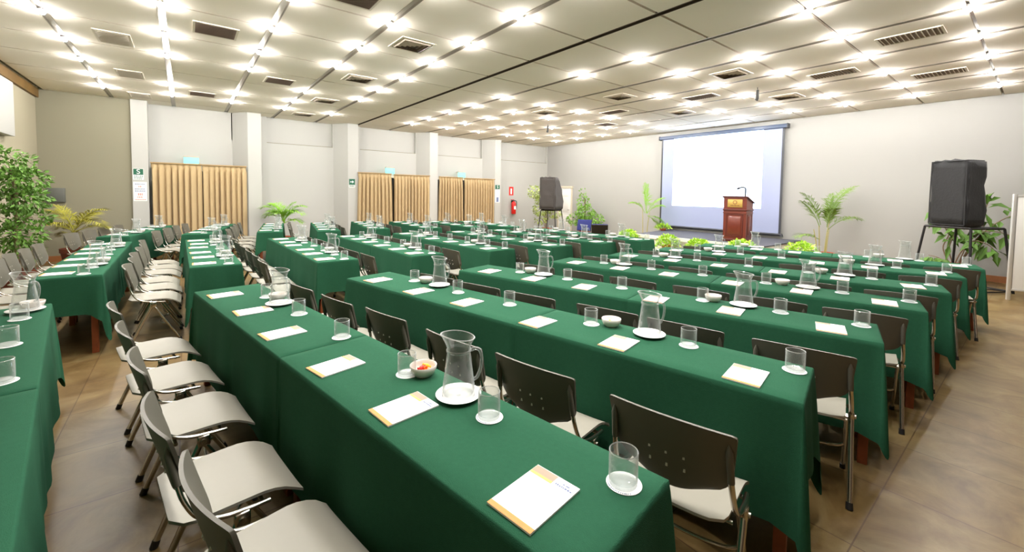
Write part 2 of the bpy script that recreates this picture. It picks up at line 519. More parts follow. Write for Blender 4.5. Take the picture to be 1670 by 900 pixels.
vents = [('slot', -7.67, -0.70, 'slatted ceiling vent, nearest the back wall'), ('ret', -6.47, 0.34, 'dark square ceiling grille, largest in view at upper left'),
         ('ret', -4.40, 1.40, 'dark ceiling grille cut by the top edge of the photo'), ('diff', -5.35, 2.45, 'square louvred ceiling diffuser, largest left of the dark joint'),
         ('slot', -9.90, -0.71, 'slatted ceiling vent, second from the back wall corner'), ('ret', -8.67, 1.39, 'dark square ceiling grille, upper left middle'),
         ('ret', -10.95, 0.33, 'dark ceiling grille above the first curtain'), ('diff', -7.55, 2.45, 'square ceiling diffuser, second in its row from the camera'),
         ('slot', -12.0, -0.72, 'slatted ceiling vent above the first white column'), ('diff', -9.85, 2.46, 'square ceiling diffuser, third in its row from the camera'),
         ('diff', -12.0, 2.46, 'square ceiling diffuser nearest the curtain wall at centre left'), ('diff', -3.21, 6.97, 'square ceiling diffuser above and left of the hanging microphone'),
         ('ret', -4.33, 8.15, 'dark oblong ceiling grille in front of the screen'), ('diff', -5.38, 6.95, 'square ceiling diffuser in the centre of the ceiling'),
         ('ret', -6.45, 8.12, 'dark ceiling grille near the screen, middle of three'), ('diff', -5.42, 9.32, 'small square ceiling diffuser just before the screen left end'),
         ('diff', -7.57, 6.92, 'square ceiling diffuser near the far left microphone'), ('ret', -7.73, 9.40, 'small dark ceiling grille farthest in the left front corner'),
         ('ret', -2.17, 8.15, 'long dark ceiling grille right of the screen'), ('slot', -1.10, 6.97, 'slatted ceiling vent, nearest at the upper right'),
         ('slot', -1.11, 9.35, 'slatted ceiling vent, farther one at the upper right'), ('diff', -3.22, 9.35, 'square ceiling diffuser above the screen right end')]
proto = {'diff': vent_diffuser(), 'ret': vent_grille(0.23, 0.23, 'ventdark', 'ventgrey', 14), 'slot': vent_grille(0.30, 0.18, 'ventwhite', 'ventdark', 12)}
used = set()
for k, x, y, lb in vents:
    o = proto[k] if k not in used else copy_tree(proto[k])
    used.add(k)
    o.location = (x, y, H)
    if k == 'ret' and (x, y) in ((-2.17, 8.15), (-4.33, 8.15), (-6.45, 8.12)):
        o.scale = (1.35, 0.75, 1)
    tag(o, lb, 'air vent', 'ceiling air vents')

# ------------------------------------------------------------------ tables, cloths and place settings
TZ = 0.745
def cloth_mesh(L, D, dF, dE, dB, open_left, open_right, seed):
    """cloth lying on a table L x D (origin at its left near corner, z = 0 on the table top) and hanging down."""
    r = random.Random(seed)
    cr = 0.014
    path = []                                       # (x, y, nx, ny, drop, corner distance)
    x0, x1 = 0.0, L
    def side(ax, ay, bx, by, nx, ny, drop, n):
        return [(ax + (bx - ax) * i / n, ay + (by - ay) * i / n, nx, ny, drop) for i in range(n + 1)]
    n_l, n_d = max(14, int(L / 0.045)), 12
    segs = [side(x0, 0, x1, 0, 0, -1, dF, n_l)]
    loop = []
    order = ['F', 'R', 'B', 'Lf']
    sides = {'F': ((0, 0), (L, 0), (0, -1), dF, n_l), 'R': ((L, 0), (L, D), (1, 0), dE if open_right else 0.02, n_d),
             'B': ((L, D), (0, D), (0, 1), dB, n_l), 'Lf': ((0, D), (0, 0), (-1, 0), dE if open_left else 0.02, n_d)}
    opened = {'F': True, 'R': open_right, 'B': True, 'Lf': open_left}
    for q in range(4):
        a, b, nn, dr, n = sides[order[q]]
        nx_ = order[(q + 1) % 4]
        ln = math.hypot(b[0] - a[0], b[1] - a[1])
        for i in range(n + 1):
            t = i / n
            loop.append([a[0] + (b[0] - a[0]) * t, a[1] + (b[1] - a[1]) * t, nn[0], nn[1], dr, order[q], t * ln, ln])
        n2, d2 = sides[nx_][2], sides[nx_][3]
        for i in range(1, 8):
            t = i / 8.0
            ang = t * PI / 2
            nx, ny = nn[0] * math.cos(ang) + n2[0] * math.sin(ang), nn[1] * math.cos(ang) + n2[1] * math.sin(ang)
            loop.append([b[0], b[1], nx, ny, dr + (d2 - dr) * t, 'c' if (opened[order[q]] and opened[nx_]) else 'j', t, 1])
    ph = [r.uniform(0, 6.28) for _ in range(6)]
    tip = math.hypot(dF, dE) * 0.99
    rows = [0.0, 0.012, 0.05, 0.14, 0.28, 0.45, 0.64, 0.82, 1.0]
    vs, fs = [], []
    acc = 0.0
    px = None
    N = len(loop)
    for (x, y, nx, ny, dr, kind, t, ln) in loop:
        if px:
            acc += math.hypot(x - px[0], y - px[1])
        px = (x, y)
        if kind == 'c':
            g = math.sin(t * PI)
            drop = dr + (tip - dr) * (0.25 + 0.75 * g)
            off = 0.02 + 0.036 * g
        elif kind == 'j':
            drop, off = dr, 0.004
        else:
            q0, q1 = t, ln - t
            prv = {'F': 'Lf', 'R': 'F', 'B': 'R', 'Lf': 'B'}[kind]
            nxt = {'F': 'R', 'R': 'B', 'B': 'Lf', 'Lf': 'F'}[kind]
            e = 0.0
            if opened[prv]:
                e += math.exp(-(q0 / 0.055) ** 2)
            if opened[nxt]:
                e += math.exp(-(q1 / 0.055) ** 2)
            e = min(1, e)
            drop = dr + (tip - dr) * 0.25 * e
            off = 0.012 + 0.012 * e
            if e < 0.3:
                off -= 0.008 * math.exp(-((min(q0, q1) - 0.11) / 0.05) ** 2)
            if dr < 0.05:
                drop, off = dr, 0.003
            else:
                drop += 0.012 * math.sin(acc * 3.1 + ph[3])
        for v in rows:
            if drop < 0.05:
                o_, z = 0.003 * min(1, v * 4), -drop * v
            else:
                wav = 0.010 * math.sin(acc * 9 + ph[0]) + 0.007 * math.sin(acc * 17 + ph[1]) + 0.008 * math.sin(acc * 5 + ph[2])
                if kind in 'cj':
                    wav *= 0.3
                o_ = min(1.0, v / 0.012) * 0.006 + off * v ** 0.8 + max(0, wav + 0.008) * v
                z = -0.0025 * (v > 0) - drop * v
                if v == 0.012:
                    z, o_ = -0.004, 0.006
            vs.append((x + nx * o_, y + ny * o_, z + 0.004))
    nr = len(rows)
    for i in range(N):
        j = (i + 1) % N
        for k in range(nr - 1):
            fs.append((i * nr + k, i * nr + k + 1, j * nr + k + 1, j * nr + k))
    # the lying part: a gently rumpled sheet
    ny_ = 6
    nxg = n_l
    base = len(vs)
    for j in range(ny_ + 1):
        for i in range(nxg + 1):
            xx, yy = L * i / nxg, D * j / ny_
            inner = (0 < i < nxg) and (0 < j < ny_)
            z = 0.004 + (0.0016 * (math.sin(xx * 7 + yy * 9 + ph[4]) + math.sin(yy * 16 - xx * 4 + ph[5])) * 0.5 + 0.0010 if inner else 0)
            vs.append((xx, yy, z))
    for j in range(ny_):
        for i in range(nxg):
            a = base + j * (nxg + 1) + i
            fs.append((a, a + 1, a + nxg + 2, a + nxg + 1))
    mb = MB()
    mb.add(vs, fs, 'cloth')
    me = mb.mesh('tablecloth', 0)
    me.polygons.foreach_set('use_smooth', [True] * len(fs))
    bm = bmesh.new(); bm.from_mesh(me)
    bmesh.ops.remove_doubles(bm, verts=bm.verts, dist=0.0004)
    bmesh.ops.recalc_face_normals(bm, faces=bm.faces)
    bm.to_mesh(me); bm.free()
    return me

def make_table(L, D, name='conference_table'):
    o = bpy.data.objects.new(name, None); C.objects.link(o)
    t = MB(); t.box(0.006, L - 0.006, 0.006, D - 0.006, TZ - 0.025, TZ, 'wood', 0.003)
    link('tabletop', t.mesh('tabletop'), o)
    a = MB()
    for (x0, x1, y0, y1) in ((0.05, L - 0.05, 0.045, 0.065), (0.05, L - 0.05, D - 0.065, D - 0.045), (0.045, 0.065, 0.05, D - 0.05), (L - 0.065, L - 0.045, 0.05, D - 0.05)):
        a.box(x0, x1, y0, y1, TZ - 0.105, TZ - 0.025, 'wood')
    link('apron', a.mesh('apron', 0), o)
    for x in (0.06, L - 0.06):
        for y in (0.06, D - 0.06):
            g = MB(); g.box(x - 0.024, x + 0.024, y - 0.024, y + 0.024, 0, TZ - 0.025, 'wood', 0.003)
            link('leg', g.mesh('table_leg'), o)
    return o

# --- place-setting prototypes
def pad_mesh():
    b = MB()
    W, D, t = 0.150, 0.212, 0.005
    b.box(-W / 2, W / 2, 0, D, 0, t, 'paper')
    z = t + 0.0004
    def q(x0, x1, y0, y1, mt):
        b.box(x0, x1, y0, y1, t - 0.0002, z, mt)
    q(-W / 2, W / 2, 0, 0.017, 'orange')
    q(-W / 2 + 0.001, -W / 2 + 0.078, 0.182, 0.210, 'printbrown')
    q(-W / 2 + 0.001, -W / 2 + 0.078, 0.172, 0.182, 'printyellow')
    r = random.Random(3)
    x = 0.012
    while x < 0.066:
        wd = r.uniform(0.003, 0.007)
        q(x, x + wd, 0.180, 0.184 + r.uniform(0, 0.004), 'printblue')
        x += wd + 0.002
    for x in (0.030, 0.040, 0.046):
        q(x, x + 0.006, 0.192, 0.196, 'printblue')
    return b.mesh('notepad', 0)
ME_PAD = pad_mesh()

def coaster_mesh():
    b = MB()
    b.lathe([(0.0, 0.0), (0.049, 0.0), (0.050, 0.0008), (0.049, 0.0016), (0.0, 0.0016)], 'paper', 32)
    r = random.Random(5)
    for k in range(16):
        a = -PI * 0.95 + k * 0.115 + r.uniform(-0.02, 0.02)
        T = Matrix.Rotation(a, 4, 'Z') @ Matrix.Translation((0.0455, 0, 0))
        b.box(-0.002, 0.0016, -0.0011 - r.uniform(0, 0.0008), 0.0011, 0.0015, 0.0018, 'printblue', 0, T)
    return b.mesh('coaster')
ME_COASTER = coaster_mesh()

def glass_mesh():
    b = MB()
    h, r, t = 0.095, 0.0405, 0.0022
    b.lathe([(0.0, 0.0), (r - 0.003, 0.0), (r - 0.001, 0.004), (r, 0.02), (r, h - 0.001), (r - t / 2, h), (r - t, h - 0.001), (r - t, 0.012), (r - 0.006, 0.010), (0.0, 0.009)], 'glass', 28)
    b.lathe([(r - t - 0.0004, h - 0.002), (r - t / 2, h + 0.0008), (r + 0.0004, h - 0.002)], 'glassedge', 28, cap0=False, cap1=False)
    b.lathe([(0.0, 0.0096), (r - 0.0065, 0.0108)], 'glassrim', 28, cap0=False, cap1=False)
    return b.mesh('water_glass', 50)
ME_GLASS = glass_mesh()

def pitcher():
    o = bpy.data.objects.new('glass_pitcher', None); C.objects.link(o)
    b = MB()
    hh = 0.245
    def sp(a, r, z, k):
        if z > 0.19:
            w_ = max(0.0, math.cos(a)) ** 6
            f = (z - 0.19) / (hh - 0.19)
            return r + 0.012 * w_ * f, z + 0.016 * f * (0.5 + 0.5 * math.cos(a)) - 0.010 * f
        return r, z
    prof = [(0.0, 0.0), (0.062, 0.0), (0.066, 0.005), (0.066, 0.02), (0.061, 0.06), (0.054, 0.11), (0.049, 0.155), (0.046, 0.175), (0.048, 0.185), (0.046, 0.195), (0.051, 0.215), (0.059, 0.236), (0.063, hh),
            (0.060, hh), (0.056, 0.236), (0.048, 0.215), (0.043, 0.195), (0.043, 0.175), (0.044, 0.155), (0.051, 0.11), (0.058, 0.06), (0.062, 0.02), (0.058, 0.010), (0.0, 0.009)]
    b.lathe(prof, 'glass', 32, spout=sp)
    b.lathe([(0.0588, hh - 0.002), (0.0615, hh + 0.0012), (0.0642, hh - 0.002)], 'glassedge', 32, cap0=False, cap1=False, spout=sp)
    link('jug', b.mesh('jug', 60), o)
    g = MB()
    pts = catmull([(-0.044, 0, 0.182), (-0.075, 0, 0.186), (-0.090, 0, 0.160), (-0.088, 0, 0.110), (-0.074, 0, 0.072), (-0.060, 0, 0.062)], 6)
    g.tube(pts, 0.0065, 'glassrim', 10)
    link('handle', g.mesh('handle', 60), o)
    g = MB()
    g.lathe([(0.0475, 0.178), (0.0500, 0.181), (0.0500, 0.187), (0.0475, 0.190)], 'glassrim', 28, cap0=False, cap1=False)
    link('neck_ring', g.mesh('neck_ring', 60), o)
    return o
P_PITCHER = pitcher()

def saucer_mesh():
    b = MB()
    b.lathe([(0.0, 0.0), (0.046, 0.0), (0.050, 0.003), (0.078, 0.010), (0.090, 0.0145), (0.091, 0.016), (0.088, 0.0165), (0.074, 0.012), (0.052, 0.008), (0.0, 0.007)], 'china', 40)
    return b.mesh('saucer', 50)
ME_SAUCER = saucer_mesh()
def bowl_mesh():
    b = MB()
    b.lathe([(0.0, 0.0), (0.034, 0.0), (0.036, 0.003), (0.050, 0.014), (0.0585, 0.034), (0.060, 0.047), (0.0585, 0.049), (0.0555, 0.047), (0.053, 0.034), (0.044, 0.017), (0.030, 0.009), (0.0, 0.008)], 'bowl', 32)
    return b.mesh('bowl', 50)
ME_BOWL = bowl_mesh()
def candy_mesh(mt):
    b = MB()
    b.lathe([(0.0, -0.014), (0.005, -0.012), (0.0085, -0.006), (0.009, 0.0), (0.0085, 0.006), (0.005, 0.012), (0.0, 0.014)], mt, 10)
    for s in (-1, 1):
        b.lathe([(0.002, s * 0.012), (0.007, s * 0.020)], mt, 8, cap0=False, cap1=False)
    return b.mesh('candy')
ME_CANDY = [candy_mesh(q) for q in ('candy_orange', 'candy_yellow', 'candy_red', 'candy_orange', 'candy_green')]

# --- folding chair prototype: x to the right, y towards the table, z up, origin on the floor
def make_chair():
    o = bpy.data.objects.new('folding_chair', None); C.objects.link(o)
    # seat: dished plastic shell with a rolled front edge
    b = MB()
    nx, ny = 12, 12
    def seat_pt(u, v, dz):
        y = -0.205 + 0.41 * v
        hw = 0.195 + 0.012 * v
        cr = 0.0
        if v < 0.18:
            cr = 0.045 * (1 - math.sqrt(max(0, 1 - ((0.18 - v) / 0.18) ** 2)))
        if v > 0.93:
            cr = 0.012 * ((v - 0.93) / 0.07) ** 2
        x = (hw - cr) * u
        z = 0.447 - 0.010 * (1 - u * u) * math.sin(PI * min(1, v * 1.1)) + 0.006 * (u ** 4)
        if v > 0.62:
            z -= 0.064 * ((v - 0.62) / 0.38) ** 2.2
        if v < 0.2:
            z += 0.010 * ((0.2 - v) / 0.2) ** 2
        return (x, y, z + dz)
    vs, fs = [], []
    for dz in (0.0, -0.011):
        for j in range(ny + 1):
            for i in range(nx + 1):
                vs.append(seat_pt(-1 + 2 * i / nx, j / ny, dz))
    n1 = (nx + 1) * (ny + 1)
    for j in range(ny):
        for i in range(nx):
            a = j * (nx + 1) + i
            fs.append((a, a + 1, a + nx + 2, a + nx + 1))
            fs.append((n1 + a, n1 + a + nx + 1, n1 + a + nx + 2, n1 + a + 1))
    rim = [i for i in range(nx + 1)] + [(j * (nx + 1) + nx) for j in range(1, ny + 1)] + [(ny * (nx + 1) + i) for i in range(nx - 1, -1, -1)] + [j * (nx + 1) for j in range(ny - 1, 0, -1)]
    for k in range(len(rim)):
        a, c = rim[k], rim[(k + 1) % len(rim)]
        fs.append((a, a + n1, c + n1, c))
    b.add(vs, fs, 'seat')
    link('seat', b.mesh('seat', 50), o)
    # backrest: curved shell, wide rounded top corners, strongly rounded lower corners
    b = MB()
    nx, nz = 18, 14
    ztop, zbot = 0.792, 0.512
    def half_w(t):                              # t 0 bottom .. 1 top
        wv = 0.205 + 0.025 * t
        if t < 0.36:
            wv -= 0.085 * (1 - math.sqrt(max(0, 1 - ((0.36 - t) / 0.36) ** 2)))
        if t > 0.95:
            wv -= 0.016 * (1 - math.sqrt(max(0, 1 - ((t - 0.95) / 0.05) ** 2)))
        return wv
    def back_pt(u, t, dy):
        hw = half_w(t)
        x = hw * u
        y = -0.170 - 0.075 * t + 0.042 * (x / 0.23) ** 2 + dy
        z = zbot + (ztop - zbot) * t - 0.012 * (u * u) * t + 0.034 * (u * u) * (1 - t) ** 2 - 0.012 * (1 - t) ** 2
        return (x, y, z)
    vs, fs = [], []
    ts = [(j / nz) for j in range(nz + 1)]
    ts = sorted(ts + [0.97, 0.985])
    nz = len(ts) - 1
    for dy in (0.0, -0.011):
        for t in ts:
            for i in range(nx + 1):
                vs.append(back_pt(-1 + 2 * i / nx, t, dy))
    n1 = (nx + 1) * (nz + 1)
    hole = set()
    for (hi, hj) in ((6, 6), (8, 6), (11, 6), (6, 8), (8, 8), (11, 8)):
        pass
    for j in range(nz):
        for i in range(nx):
            a = j * (nx + 1) + i
            fs.append((a, a + nx + 1, a + nx + 2, a + 1))
            fs.append((n1 + a, n1 + a + 1, n1 + a + nx + 2, n1 + a + nx + 1))
    rim = [i for i in range(nx + 1)] + [(j * (nx + 1) + nx) for j in range(1, nz + 1)] + [(nz * (nx + 1) + i) for i in range(nx - 1, -1, -1)] + [j * (nx + 1) for j in range(nz - 1, 0, -1)]
    for k in range(len(rim)):
        a, c = rim[k], rim[(k + 1) % len(rim)]
        fs.append((a, c, c + n1, a + n1))
    b.add(vs, fs, 'back')
    # six small ventilation slots, three over three
    for (x, t, hh) in ((-0.062, 0.47, 0.007), (0.0, 0.47, 0.007), (0.062, 0.47, 0.007), (-0.062, 0.30, 0.010), (0.0, 0.30, 0.010), (0.062, 0.30, 0.010)):
        hw = half_w(t)
        p = back_pt(x / hw, t, -0.0055)
        T = Matrix.Translation(p) @ Matrix.Rotation(R(-15), 4, 'X')
        b.box(-0.0035, 0.0035, -0.0068, 0.0068, -hh, hh, 'hole', 0, T)
    bk = link('backrest', b.mesh('backrest', 50), o)
    # steel frame
    for s in (-1, 1):
        g = MB()
        pts = catmull([(s * 0.206, -0.206, 0.700), (s * 0.209, -0.190, 0.620), (s * 0.215, -0.172, 0.545), (s * 0.219, -0.135, 0.475), (s * 0.221, -0.070, 0.440), (s * 0.222, 0.010, 0.428), (s * 0.216, 0.080, 0.420)], 5)
        g.tube(pts, 0.0105, 'chrome', 10, flat=0.75)
        link('back_frame', g.mesh('back_frame', 60), o)
        g = MB()
        g.tube([(s * 0.2045, -0.210, 0.745), (s * 0.2055, -0.207, 0.715), (s * 0.2105, -0.187, 0.605)], [0.004, 0.0125, 0.0120], 'back', 10)
        link('frame_sleeve', g.mesh('frame_sleeve', 50), o)
        g = MB()
        g.box(s * 0.226 - 0.012, s * 0.226 + 0.012, -0.036, 0.014, 0.380, 0.430, 'chrome', 0.006, Matrix.Rotation(R(0), 4, 'X'))
        g.tube([(s * 0.238 - s * 0.0, -0.014, 0.405), (s * 0.246, -0.014, 0.405)], 0.012, 'chrome', 12)
        link('hinge', g.mesh('hinge', 50), o)
        g = MB()
        g.tube([(s * 0.224, -0.012, 0.420), (s * 0.226, -0.105, 0.215), (s * 0.228, -0.192, 0.018)], 0.0135, 'chrome', 12)
        lg = link('leg', g.mesh('rear_leg', 60), o)
        g = MB()
        g.tube([(s * 0.2275, -0.186, 0.032), (s * 0.2282, -0.197, 0.0)], [0.0150, 0.0160], 'black', 10)
        link('foot_cap', g.mesh('foot_cap', 50), lg)
        g = MB()
        g.tube([(s * 0.205, -0.02, 0.405), (s * 0.206, 0.085, 0.215), (s * 0.207, 0.195, 0.018)], 0.0105, 'chrome', 10)
        lg = link('leg', g.mesh('front_leg', 60), o)
        g = MB()
        g.tube([(s * 0.2068, 0.188, 0.032), (s * 0.2072, 0.199, 0.0)], [0.0135, 0.015], 'black', 10)
        link('foot_cap', g.mesh('foot_cap', 50), lg)
    g = MB()
    g.tube(catmull([(-0.206, 0.10, 0.190), (-0.15, 0.055, 0.186), (0, 0.035, 0.184), (0.15, 0.055, 0.186), (0.206, 0.10, 0.190)], 5), 0.008, 'chrome', 8)
    link('stretcher', g.mesh('stretcher', 60), o)
    g = MB()
    g.tube([(-0.205, 0.06, 0.414), (0.205, 0.06, 0.414)], 0.008, 'chrome', 8)
    g.tube([(-0.205, -0.11, 0.416), (0.205, -0.11, 0.416)], 0.008, 'chrome', 8)
    link('seat_support', g.mesh('seat_support', 60), o)
    return o
P_CHAIR = make_chair()
PROTO_USED = set()
def spawn(proto, key):
    if key in PROTO_USED:
        return copy_tree(proto)
    PROTO_USED.add(key)
    return proto

# rows: key, left near corner, right near corner, joint fraction, block, row phrase, chairs?, seats
F6 = [0.082, 0.255, 0.418, 0.602, 0.760, 0.932]
F4 = [0.13, 0.37, 0.62, 0.86]
ROWS = [
 ('R', 0, (-4.21, -1.20), (-0.65, -0.67), 0.50, 'long row at the lower left corner', []),
 ('R', 1, (-4.13, 0.05), (-0.565, 0.64), 0.52, 'long row nearest the camera', F6),
 ('R', 2, (-4.00, 1.19), (-0.56, 1.925), 0.58, 'second long row from the camera', F6),
 ('R', 3, (-3.77, 2.27), (-0.53, 3.10), 0.55, 'third long row from the camera', F6),
 ('R', 4, (-3.64, 3.46), (-0.49, 4.225), 0.55, 'fourth long row from the camera', F6),
 ('R', 5, (-3.60, 4.48), (-0.47, 5.24), 0.55, 'fifth long row from the camera', F6),
 ('R', 6, (-3.56, 5.55), (-0.47, 6.39), 0.55, 'sixth long row from the camera', F6),
 ('R', 7, (-3.48, 6.64), (-0.40, 7.37), 0.55, 'last long row before the stage', F6),
 ('M', 0, (-8.55, -1.10), (-5.45, -1.08), 0.56, 'first row of the middle block', F6),
 ('M', 1, (-8.45, 0.00), (-5.43, 0.03), 0.56, 'second row of the middle block', F6),
 ('M', 2, (-8.03, 1.09), (-5.07, 1.18), 0.57, 'third row of the middle block', F6),
 ('M', 3, (-7.90, 2.13), (-4.92, 2.26), 0.56, 'fourth row of the middle block', F6),
 ('M', 4, (-7.86, 3.21), (-4.77, 3.36), 0.56, 'fifth row of the middle block', F6),
 ('M', 5, (-7.68, 4.30), (-4.63, 4.42), 0.56, 'sixth row of the middle block', F6),
 ('M', 6, (-7.55, 5.26), (-4.52, 5.45), 0.56, 'seventh row of the middle block', F6),
 ('M', 7, (-7.30, 6.16), (-4.40, 6.37), 0.56, 'eighth row of the middle block', F6),
 ('L', 0, (-11.98, -0.58), (-9.58, -1.15), 1.0, 'first row of the far left block', F4),
 ('L', 1, (-11.88, 0.52), (-9.45, -0.05), 1.0, 'second row of the far left block', F4),
 ('L', 2, (-11.66, 1.50), (-9.27, 1.08), 1.0, 'third row of the far left block', F4),
 ('L', 3, (-11.42, 2.50), (-8.98, 2.09), 1.0, 'fourth row of the far left block', F4),
 ('L', 4, (-11.36, 3.48), (-8.93, 3.12), 1.0, 'fifth row of the far left block', F4),
 ('L', 5, (-10.93, 4.35), (-8.56, 4.22), 1.0, 'sixth row of the far left block', F4),
 ('L', 6, (-10.60, 5.24), (-8.30, 5.28), 1.0, 'seventh row of the far left block', F4),
 ('L', 7, (-10.25, 6.10), (-7.98, 6.10), 1.0, 'eighth row of the far left block', F4),
]
D = 0.45
def place(o, A, th, s, t, z, rz=0.0):
    c, sn = math.cos(th), math.sin(th)
    o.location = (A[0] + c * s - sn * t, A[1] + sn * s + c * t, z)
    o.rotation_euler = (0, 0, th + rz)
    return o
TOPZ = TZ + 0.0062
seed = 11
for (blk, ri, A, B, jf, phrase, seats) in ROWS:
    L = math.hypot(B[0] - A[0], B[1] - A[1])
    th = math.atan2(B[1] - A[1], B[0] - A[0])
    d_ = D if blk != 'L' else 0.42
    halves = [(0.0, L * jf - 0.004, True, False, 'left'), (L * jf + 0.004, L, False, True, 'right')] if jf < 0.99 else [(0.0, L, True, True, '')]
    for (a, b, ol, orr, nm) in halves:
        ln = b - a
        tb = place(make_table(ln, d_), A, th, a, 0, 0)
        part = (nm + ' half, ') if nm else ''
        tag(tb, 'wooden table under the green cloth, %s%s' % (part, phrase), 'table', 'conference tables')
        seed += 1
        rr = random.Random(seed)
        fr_, en_ = (0.525 + rr.uniform(-0.015, 0.015), 0.355 + rr.uniform(-0.02, 0.02))
        cl = link('tablecloth', cloth_mesh(ln, d_, fr_, en_, fr_ - 0.02, ol, orr, seed))
        place(cl, A, th, a, 0, TZ)
        tag(cl, 'dark green tablecloth with hanging sides, %s%s' % (part, phrase), 'tablecloth', 'green tablecloths')
    six = seats if seats else F6
    nseat = len(six)
    k6 = L / 3.5
    for i, f in enumerate(six):
        s = f * L + rnd.uniform(-0.02, 0.02)
        who = '%s from left, %s' % (ORD[i], phrase)
        # notepad
        if not (blk == 'R' and ri == 0 and i > 3):
            p = link('notepad', ME_PAD)
            place(p, A, th, s, 0.025 + rnd.uniform(-0.012, 0.02), TOPZ, rnd.uniform(-0.06, 0.06))
            tag(p, 'white notepad with orange strip, %s' % who, 'notepad', 'notepads on the tables')
            gs = min(s + (0.28 if i < nseat - 1 else 0.205) * (k6 if blk != 'L' else 0.9), L - 0.075) + rnd.uniform(-0.02, 0.02)
            gt = 0.33 + rnd.uniform(-0.02, 0.02) - (0.02 if blk == 'L' else 0)
            if blk == 'R' and ri == 0:
                gs = s + 0.12
            cz = link('paper_coaster', ME_COASTER)
            place(cz, A, th, gs, gt, TOPZ, rnd.uniform(-0.6, 0.6))
            tag(cz, 'round white paper coaster, %s' % who, 'coaster', 'paper coasters')
            g = link('water_glass', ME_GLASS)
            place(g, A, th, gs + rnd.uniform(-0.003, 0.003), gt + rnd.uniform(-0.003, 0.003), TOPZ + 0.0018)
            tag(g, 'clear water glass, %s' % who, 'glass', 'water glasses')
        # chair
        if seats:
            ch = spawn(P_CHAIR, 'chair')
            place(ch, A, th, s - (0.0 if (blk, ri) == ('R', 1) else (0.14 if blk == 'R' else 0.05)) + rnd.uniform(-0.015, 0.015), -0.275 + rnd.uniform(-0.02, 0.015), 0, rnd.uniform(-0.035, 0.035))
            tag(ch, 'grey plastic folding chair, %s' % who, 'chair', 'grey folding chairs')
    for q, (fs_, fb) in enumerate(((0.247, 0.197), (0.783, 0.712)) if blk != 'L' else ((0.30, 0.22), (0.76, 0.69))):
        if blk == 'R' and ri == 0:
            if q == 1:
                continue
            fs_, fb = 0.06, 0.03
        which = ('left' if q == 0 else 'right')
        s = fs_ * L + rnd.uniform(-0.03, 0.03)
        t = 0.352 + rnd.uniform(-0.012, 0.012) - (0.03 if blk == 'L' else 0)
        if (blk, ri, q) == ('R', 1, 1): s, t = 2.811, 0.345
        if (blk, ri, q) == ('R', 1, 0): s, t = 0.862, 0.335
        if (blk, ri, q) == ('R', 2, 0): s, t = 0.881, 0.365
        if (blk, ri, q) == ('R', 2, 1): s, t = 2.749, 0.360
        sa = link('saucer', ME_SAUCER)
        place(sa, A, th, s, t, TOPZ)
        tag(sa, 'white saucer under the %s glass pitcher, %s' % (which, phrase), 'saucer', 'saucers under the pitchers')
        pt = spawn(P_PITCHER, 'pitcher')
        place(pt, A, th, s, t, TOPZ + 0.0072, R(228) - th + rnd.uniform(-0.25, 0.25))
        tag(pt, 'clear glass water pitcher, %s one of the %s' % (which, phrase), 'pitcher', 'glass pitchers')
        bs = fb * L + rnd.uniform(-0.02, 0.02)
        bt = 0.372 - (0.03 if blk == 'L' else 0)
        if (blk, ri, q) == ('R', 1, 1): bs, bt = 2.545, 0.365
        bo = link('candy_bowl', ME_BOWL)
        place(bo, A, th, bs, bt, TOPZ)
        tag(bo, 'small cream bowl beside the %s pitcher, %s' % (which, phrase), 'bowl', 'small cream bowls')
        ncand = 9 if (blk, ri, q) == ('R', 1, 1) else (4 if (blk == 'R' and ri in (2, 3)) else 0)
        for k in range(ncand):
            a = k * 2.4
            rr_ = 0.024 * math.sqrt((k % 7) / 7.0 + 0.1)
            ca = link('wrapped_candy', ME_CANDY[k % 5])
            place(ca, A, th, bs + rr_ * math.cos(a), bt + rr_ * math.sin(a), TOPZ + 0.021 + (0.014 if k > 5 else 0))
            ca.rotation_euler = (R(80 + 12 * math.sin(k * 3)), R(10 * math.cos(k)), a * 1.7)
            tag(ca, 'wrapped candy in the bowl by the %s pitcher, %s' % (which, phrase), 'candy', 'candies in the %s bowl of row %d' % (which, ri))

# ------------------------------------------------------------------ curtains
def curtain(y0, y1, z0, z1, x, folds, seed, spread=0.0):
    r = random.Random(seed)
    b = MB()
    n = int(folds * 12)
    rows = [z1, z1 - 0.02, z1 - 0.10, z1 - 0.16, z1 - 0.4, (z0 + z1) / 2, z0 + 0.4, z0]
    ph = r.uniform(0, 6)
    vs, fs = [], []
    jit = [r.uniform(-1, 1) for _ in range(int(folds) + 3)]
    for j, z in enumerate(rows):
        amp = (0.012, 0.012, 0.022, 0.045, 0.062, 0.066, 0.068, 0.068)[j]
        for i in range(n + 1):
            t = i / n
            q = t * folds
            k = int(q)
            a = 2 * PI * q + 0.6 * (jit[k] * (1 - (q - k)) + jit[k + 1] * (q - k))
            xx = x + amp * (2 * abs(math.sin(a / 2)) ** 0.8 - 1) * (0.8 + 0.35 * (jit[k] * (1 - (q - k)) + jit[k + 1] * (q - k)))
            yy = y0 + (y1 - y0) * t + 0.018 * math.cos(a) * (j > 2)
            if j > 3:
                yy += spread * (t - 0.5) * (j - 3) / 4
            vs.append((xx, yy, z))
    for j in range(len(rows) - 1):
        for i in range(n):
            a = j * (n + 1) + i
            fs.append((a, a + n + 1, a + n + 2, a + 1))
    b.add(vs, fs, 'curtain')
    return b.mesh('curtain', 80)
